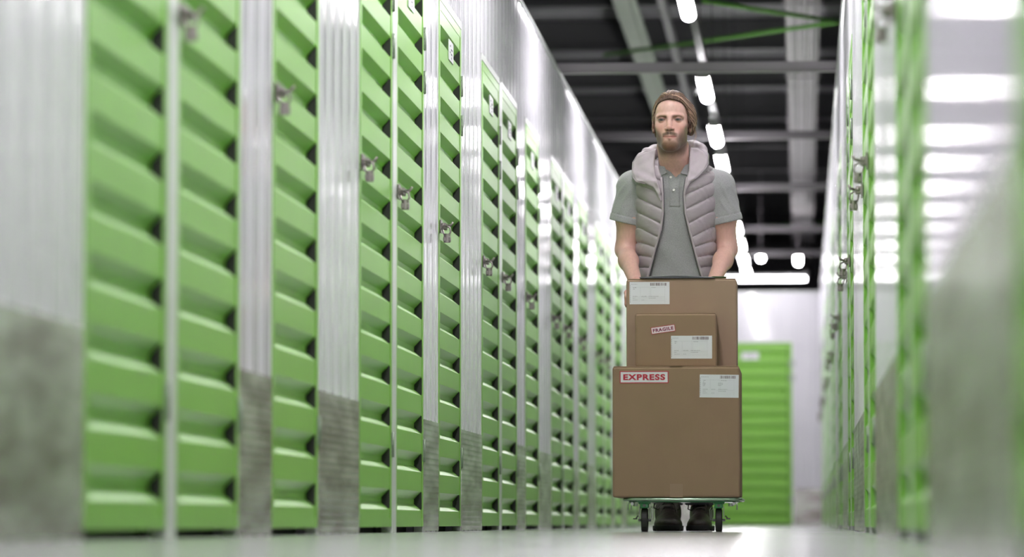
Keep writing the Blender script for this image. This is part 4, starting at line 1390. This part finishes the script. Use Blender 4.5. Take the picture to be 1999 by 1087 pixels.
def build_hair(person):
    f = Field(axis_pts([(-.12, .11, .0019)]), axis_pts([(-.24, .04, .0024)]), axis_pts([(1.50, 1.76, .0019)]))
    f.add(hell((0, .026, .030), (.0775, .098, .0835)))
    f.add(hell((.004, -.040, .078), (.042, .042, .028)), .03)             # volume swept back over the forehead
    f.add(hell((.008, -.010, .098), (.036, .05, .020)), .03)
    f.add(hell((0, -.043, .047), (.0595, .0440, .0485)), .015)
    f.add(hell((.064, .030, .012), (.027, .055, .060)), .03)              # fuller on the viewer's right
    f.add(hcap((.070, .030, .0), (.070, .052, -.045), .020, .007), .02)
    f.add(hcap((-.066, .030, .0), (-.064, .050, -.05), .014, .010), .02)
    f.add(hell((.01, .105, -.01), (.035, .03, .035)), .02)                # knot at the back
    F0 = f.F.copy()
    R3 = np.array(HROT)
    def loc(X, Y, Z):
        a, b, c = X - HEAD[0], Y - HEAD[1], Z - HEAD[2]
        return [R3[i][0] * a + R3[i][1] * b + R3[i][2] * c for i in range(3)]
    # open over the face
    def face(X, Y, Z):
        x, y, z = loc(X, Y, Z)
        hw = np.interp(z, [-.12, -.02, .0, .025, .046, .062, .0705, .078, .0825], [.077, .071, .068, .0665, .062, .052, .042, .022, .0])
        front = y + .012 + np.clip(z, -.1, .02) * .25
        return np.maximum(np.maximum(np.abs(x + .000) - hw, front), z - .082)
    f.op(face, None, .003, 'cut')
    # ears and nape stay free
    for s in (-1, 1):
        f.cut(hell((s * .083, .004, -.018), (.020, .020, .030)), .006)
    def nape(X, Y, Z):
        x, y, z = loc(X, Y, Z)
        return z + .075 + np.clip(y, -.02, .1) * .3
    f.op(nape, None, .01, 'cut')
    def strands(X, Y, Z):
        x, y, z = loc(X, Y, Z)
        ang = np.arctan2(x - .004, z - .0)
        q = ang + .5 * y + .35 * np.sin(y * 22 + x * 11)
        s1 = np.sin(q * 13.1 + 1.7 * np.sin(q * 5.3)) + .6 * np.sin(q * 29.3 + 2.1 * np.sin(q * 7.7) + 9 * y) + .45 * np.sin(q * 57.7 + 3 * np.sin(y * 31))
        return -.00055 * s1
    f.op(strands, None, 0, 'off')
    def hairtone(V):
        h = to_head(V)
        ang = np.arctan2(h[:, 0], h[:, 2])
        q = ang + .5 * h[:, 1] + .35 * np.sin(h[:, 1] * 22 + h[:, 0] * 11)
        n = .5 + .25 * np.sin(q * 31.3 + 2.3 * np.sin(q * 7.1)) + .25 * np.sin(q * 77.7 + 3.1 * np.sin(h[:, 1] * 37 + q * 11))
        t = np.clip(n, 0, 1)[:, None]
        return np.array((.070, .038, .024)) * (1 - t) + np.array((.125, .075, .048)) * t  # base hair darkened to imitate shade in the gaps between locks
    m = bpy.data.materials.new('hair'); m.use_nodes = True
    nt = m.node_tree; b = nt.nodes['Principled BSDF']
    an = nt.nodes.new('ShaderNodeAttribute'); an.attribute_name = 'tone'
    nt.links.new(an.outputs['Color'], b.inputs['Base Color'])
    b.inputs['Roughness'].default_value = .58
    tc = nt.nodes.new('ShaderNodeTexCoord'); mp = nt.nodes.new('ShaderNodeMapping'); mp.inputs['Scale'].default_value = (1, .10, .7)
    nz = nt.nodes.new('ShaderNodeTexNoise'); nz.inputs['Scale'].default_value = 420; nz.inputs['Detail'].default_value = 3
    bp = nt.nodes.new('ShaderNodeBump'); bp.inputs['Strength'].default_value = .7; bp.inputs['Distance'].default_value = .003
    nt.links.new(tc.outputs['Object'], mp.inputs['Vector']); nt.links.new(mp.outputs['Vector'], nz.inputs['Vector'])
    nt.links.new(nz.outputs['Fac'], bp.inputs['Height']); nt.links.new(bp.outputs['Normal'], b.inputs['Normal'])
    o = field_object('hair', f, m, person, hairtone)
    # locks combed back from the hairline to the knot, laid on the surface of the hair
    rs = np.random.RandomState(11)
    cen = np.array((0, .022, .030))
    rr_ = np.linspace(.045, .155, 90)
    def surf_r(D):
        W = D @ R3                                        # head-local direction -> person-local
        c0 = np.array(hl(cen))
        P = c0[None, None, :] + W[:, None, :] * rr_[None, :, None]
        gi = [np.clip(np.searchsorted(a, P[..., k]), 0, len(a) - 1) for k, a in enumerate((f.xs, f.ys, f.zs))]
        ins = F0[gi[0], gi[1], gi[2]] < 0
        last = ins.shape[1] - 1 - np.argmax(ins[:, ::-1], axis=1)
        return rr_[last]
    tints = [material('hair_dark', (.11, .062, .040, 1), .5), material('hair_mid', (.23, .135, .090, 1), .42), material('hair_fair', (.46, .30, .21, 1), .36)]
    locks = [MB(), MB(), MB()]
    hz_ = np.array([-.02, .0, .025, .046, .062, .0705, .078, .0825]); hw_ = np.array([.071, .068, .0665, .062, .052, .042, .022, .0])
    arc = np.concatenate([[0], np.cumsum(np.hypot(np.diff(hz_), np.diff(hw_)))])
    for k in range(900):
        sd = 1 if rs.rand() < .56 else -1
        u = rs.rand() ** .8 * arc[-1]
        z0 = np.interp(u, arc, hz_) + rs.uniform(0, .003); x0 = sd * (np.interp(u, arc, hw_) + rs.uniform(-.001, .003))
        q = max(0.02, 1 - (x0 / .0775) ** 2 - ((z0 - .03) / .0835) ** 2)
        d0 = np.array((x0, -.098 * q ** .5, z0 - .030)); d0 /= np.linalg.norm(d0)
        d1 = np.array((.012 + sd * .012 + rs.uniform(-.01, .01), .085, -.035 + rs.uniform(-.02, .01) - (.012 if sd > 0 else 0))); d1 /= np.linalg.norm(d1)
        om = math.acos(max(-.9999, min(.9999, float(d0 @ d1))))
        t0 = 0.0 if rs.rand() < .5 else rs.uniform(0, .45)
        ts = np.linspace(t0, min(1, t0 + rs.uniform(.45, .9)), 11)
        D = (np.sin((1 - ts) * om)[:, None] * d0 + np.sin(ts * om)[:, None] * d1) / math.sin(om)
        D[:, 2] += sd * 0 + rs.uniform(-.05, .05) * np.sin(ts * math.pi)
        D[:, 0] += rs.uniform(-.05, .05) * np.sin(ts * 5)
        D /= np.linalg.norm(D, axis=1)[:, None]
        r = surf_r(D)
        r = np.convolve(np.concatenate([[r[0]], r, [r[-1]]]), [.25, .5, .25], 'valid')
        lift = rs.uniform(-.0002, .0018) + (.0035 * rs.rand() * np.exp(-(x0 / .035) ** 2) * np.sin(np.linspace(0.6, math.pi, 11))) + .0022 * max(0, rs.rand() - .75) * np.sin(np.linspace(0, math.pi, 11))
        pts = [hl(cen + D[i] * (r[i] + (lift if np.isscalar(lift) else lift[i]))) for i in range(11)]
        w = rs.uniform(.0007, .0016)
        wid = [w * (.35 + .65 * math.sin(math.pi * min(1, (i + 1.2) / 10))) for i in range(11)]
        locks[int(rs.choice(3, p=(.33, .42, .25)))].tube(pts, wid, seg=5)
    for L_, t_ in zip(locks, tints):
        lo_ = L_.build('hair_lock', t_, o); lo_['kind'] = 'stuff'
    # loose strands
    rnd = random.Random(5)
    mb = MB()
    for k in range(18):
        s = 1
        z0 = rnd.uniform(.0, .06); 
        p = [(s * .072, rnd.uniform(.0, .04), z0)]
        bx = rnd.uniform(.010, .020)
        p.append((s * (.078 + bx * .5), p[0][1] + .01, z0 - .03))
        p.append((s * (.076 + bx), p[0][1] + .02, z0 - .065))
        p.append((s * (.070 + bx * .4), p[0][1] + .03, z0 - .095))
        mb.tube([hl(q) for q in p], [.0004, .0004, .0004, .0002], seg=4)
    for k in range(22):
        a = rnd.uniform(-1.0, 1.2)
        y = rnd.uniform(-.03, .05)
        r = .110
        mb.tube([hl((math.sin(a) * .072, y, .03 + math.cos(a) * .078)), hl((math.sin(a) * .080, y + .02, .03 + math.cos(a) * .088)), hl((math.sin(a + .2) * .081, y + .05, .03 + math.cos(a + .2) * .088))], [.0006, .0005, .0003], seg=4)
    mb.build('loose_strands', M['hair'], o)
    return o

def build_trousers(person):
    f = Field(axis_pts([(-.27, .28, .006)]), axis_pts([(-.16, .28, .006)]), axis_pts([(.07, .98, .007)]))
    f.add(stack([(.78, 0, .10, .150, .115), (.86, 0, .10, .172, .122), (.95, 0, .088, .165, .116)], 2.2))
    for hip, knee, ank in (((-.095, .10, .86), (-.080, .03, .50), (-.036, .015, .105)), ((.097, .10, .86), (.110, .09, .50), (.085, .135, .105))):
        f.add(cap(hip, knee, .100, .078), .05); f.add(cap(knee, ank, .078, .058), .04)
    f.add(rbox((.188, .08, .67), (.030, .07, .085), .015), .012)            # cargo pockets
    f.add(rbox((-.170, .08, .67), (.024, .07, .085), .015), .012)
    f.op(lambda X, Y, Z: -.004 * np.sin(Z * 60 + X * 20 + 2 * np.sin(Y * 30)) * np.clip((.9 - Z) / .3, 0, 1), None, 0, 'off')
    f.op(lambda X, Y, Z: Z - .104 + 0 * X, None, .004, 'cut')
    return field_object('trousers', f, M['trousers'], person)

def build_shoe(person, cx, toe_y, yaw_):
    """boot with its toe towards the camera"""
    f = Field(axis_pts([(-.075, .075, .003)]), axis_pts([(-.05, .34, .004)]), axis_pts([(-.004, .18, .003)]))
    f.add(ell((0, .060, .024), (.050, .062, .034)))
    f.add(cap((0, .09, .040), (0, .17, .080), .034, .036), .03)
    f.add(cap((0, .15, .055), (0, .24, .055), .042, .038), .03)
    f.add(cap((0, .17, .09), (0, .20, .145), .036, .040), .03)
    f.op(lambda X, Y, Z: Z - .014 + 0 * X, None, .003, 'cut')
    f.op(lambda X, Y, Z: -(Z - .155) + 0 * X, None, 0, 'cut')
    f.cut(cap((0, .19, .13), (0, .20, .20), .037, .037))
    f.op(lambda X, Y, Z: .0016 * np.exp(-((Y - .075 - Z * .3) / .003) ** 2) + .0012 * np.exp(-((np.abs(X) - .024) / .002) ** 2) * (Y > .08) * (Z > .06), None, 0, 'off')
    o = field_object('shoe', f, M['shoe'], person)
    s = Field(axis_pts([(-.075, .075, .003)]), axis_pts([(-.05, .34, .004)]), axis_pts([(-.006, .05, .003)]))
    s.add(ell((0, .062, .012), (.053, .066, .06))); s.add(rbox((0, .16, .012), (.042, .10, .05), .03), .03); s.add(ell((0, .235, .012), (.043, .045, .05)), .02)
    s.op(lambda X, Y, Z: np.maximum(Z - .0215 - .004 * (Y < .03), .001 - Z) + 0 * X, None, 0, 'and')
    s.op(lambda X, Y, Z: np.maximum(np.abs(((Y * 1.0) % .022) - .011) - .004, Z - .008) + 0 * X, None, 0, 'cut')
    field_object('sole', s, M['sole'], o)
    m = MB()
    for k in range(4):
        y = .105 + .019 * k; z = .088 + .017 * k
        w = .021
        m.tube([(-w, y + .004, z - .006), (-w * .5, y - .006, z + .004), (w * .5, y + .002, z + .006), (w, y + .014, z - .002)], .0024, seg=6)
        m.tube([(w, y + .004, z - .006), (w * .5, y - .006, z + .004), (-w * .5, y + .002, z + .006), (-w, y + .014, z - .002)], .0024, seg=6)
    lo = [(-.004, .155, .136), (-.028, .128, .128), (-.048, .118, .108), (-.050, .118, .088), (-.036, .120, .082), (-.018, .135, .105), (-.004, .150, .132)]
    m.tube(lo, .0024, seg=6)
    m.tube([(x * -.8, y, z - .004) for x, y, z in lo], .0024, seg=6)
    m.tube([(.0, .150, .134), (.022, .112, .104), (.028, .098, .074)], .0022, seg=6)
    m.build('lace', M['lace'], o)
    o.location = (cx, toe_y, 0)
    o.rotation_euler = (0, 0, yaw_)
    return o

person = build_body()
tag(person, 'bearded person in a grey polo shirt and padded vest pushing the loaded trolley', 'person')
build_shirt(person)
build_vest(person)
build_hair(person)
build_trousers(person)
build_shoe(person, -.026, -.20, 0.04).scale = (1.12, 1.05, 1.05)
build_shoe(person, .086, -.03, -.06)
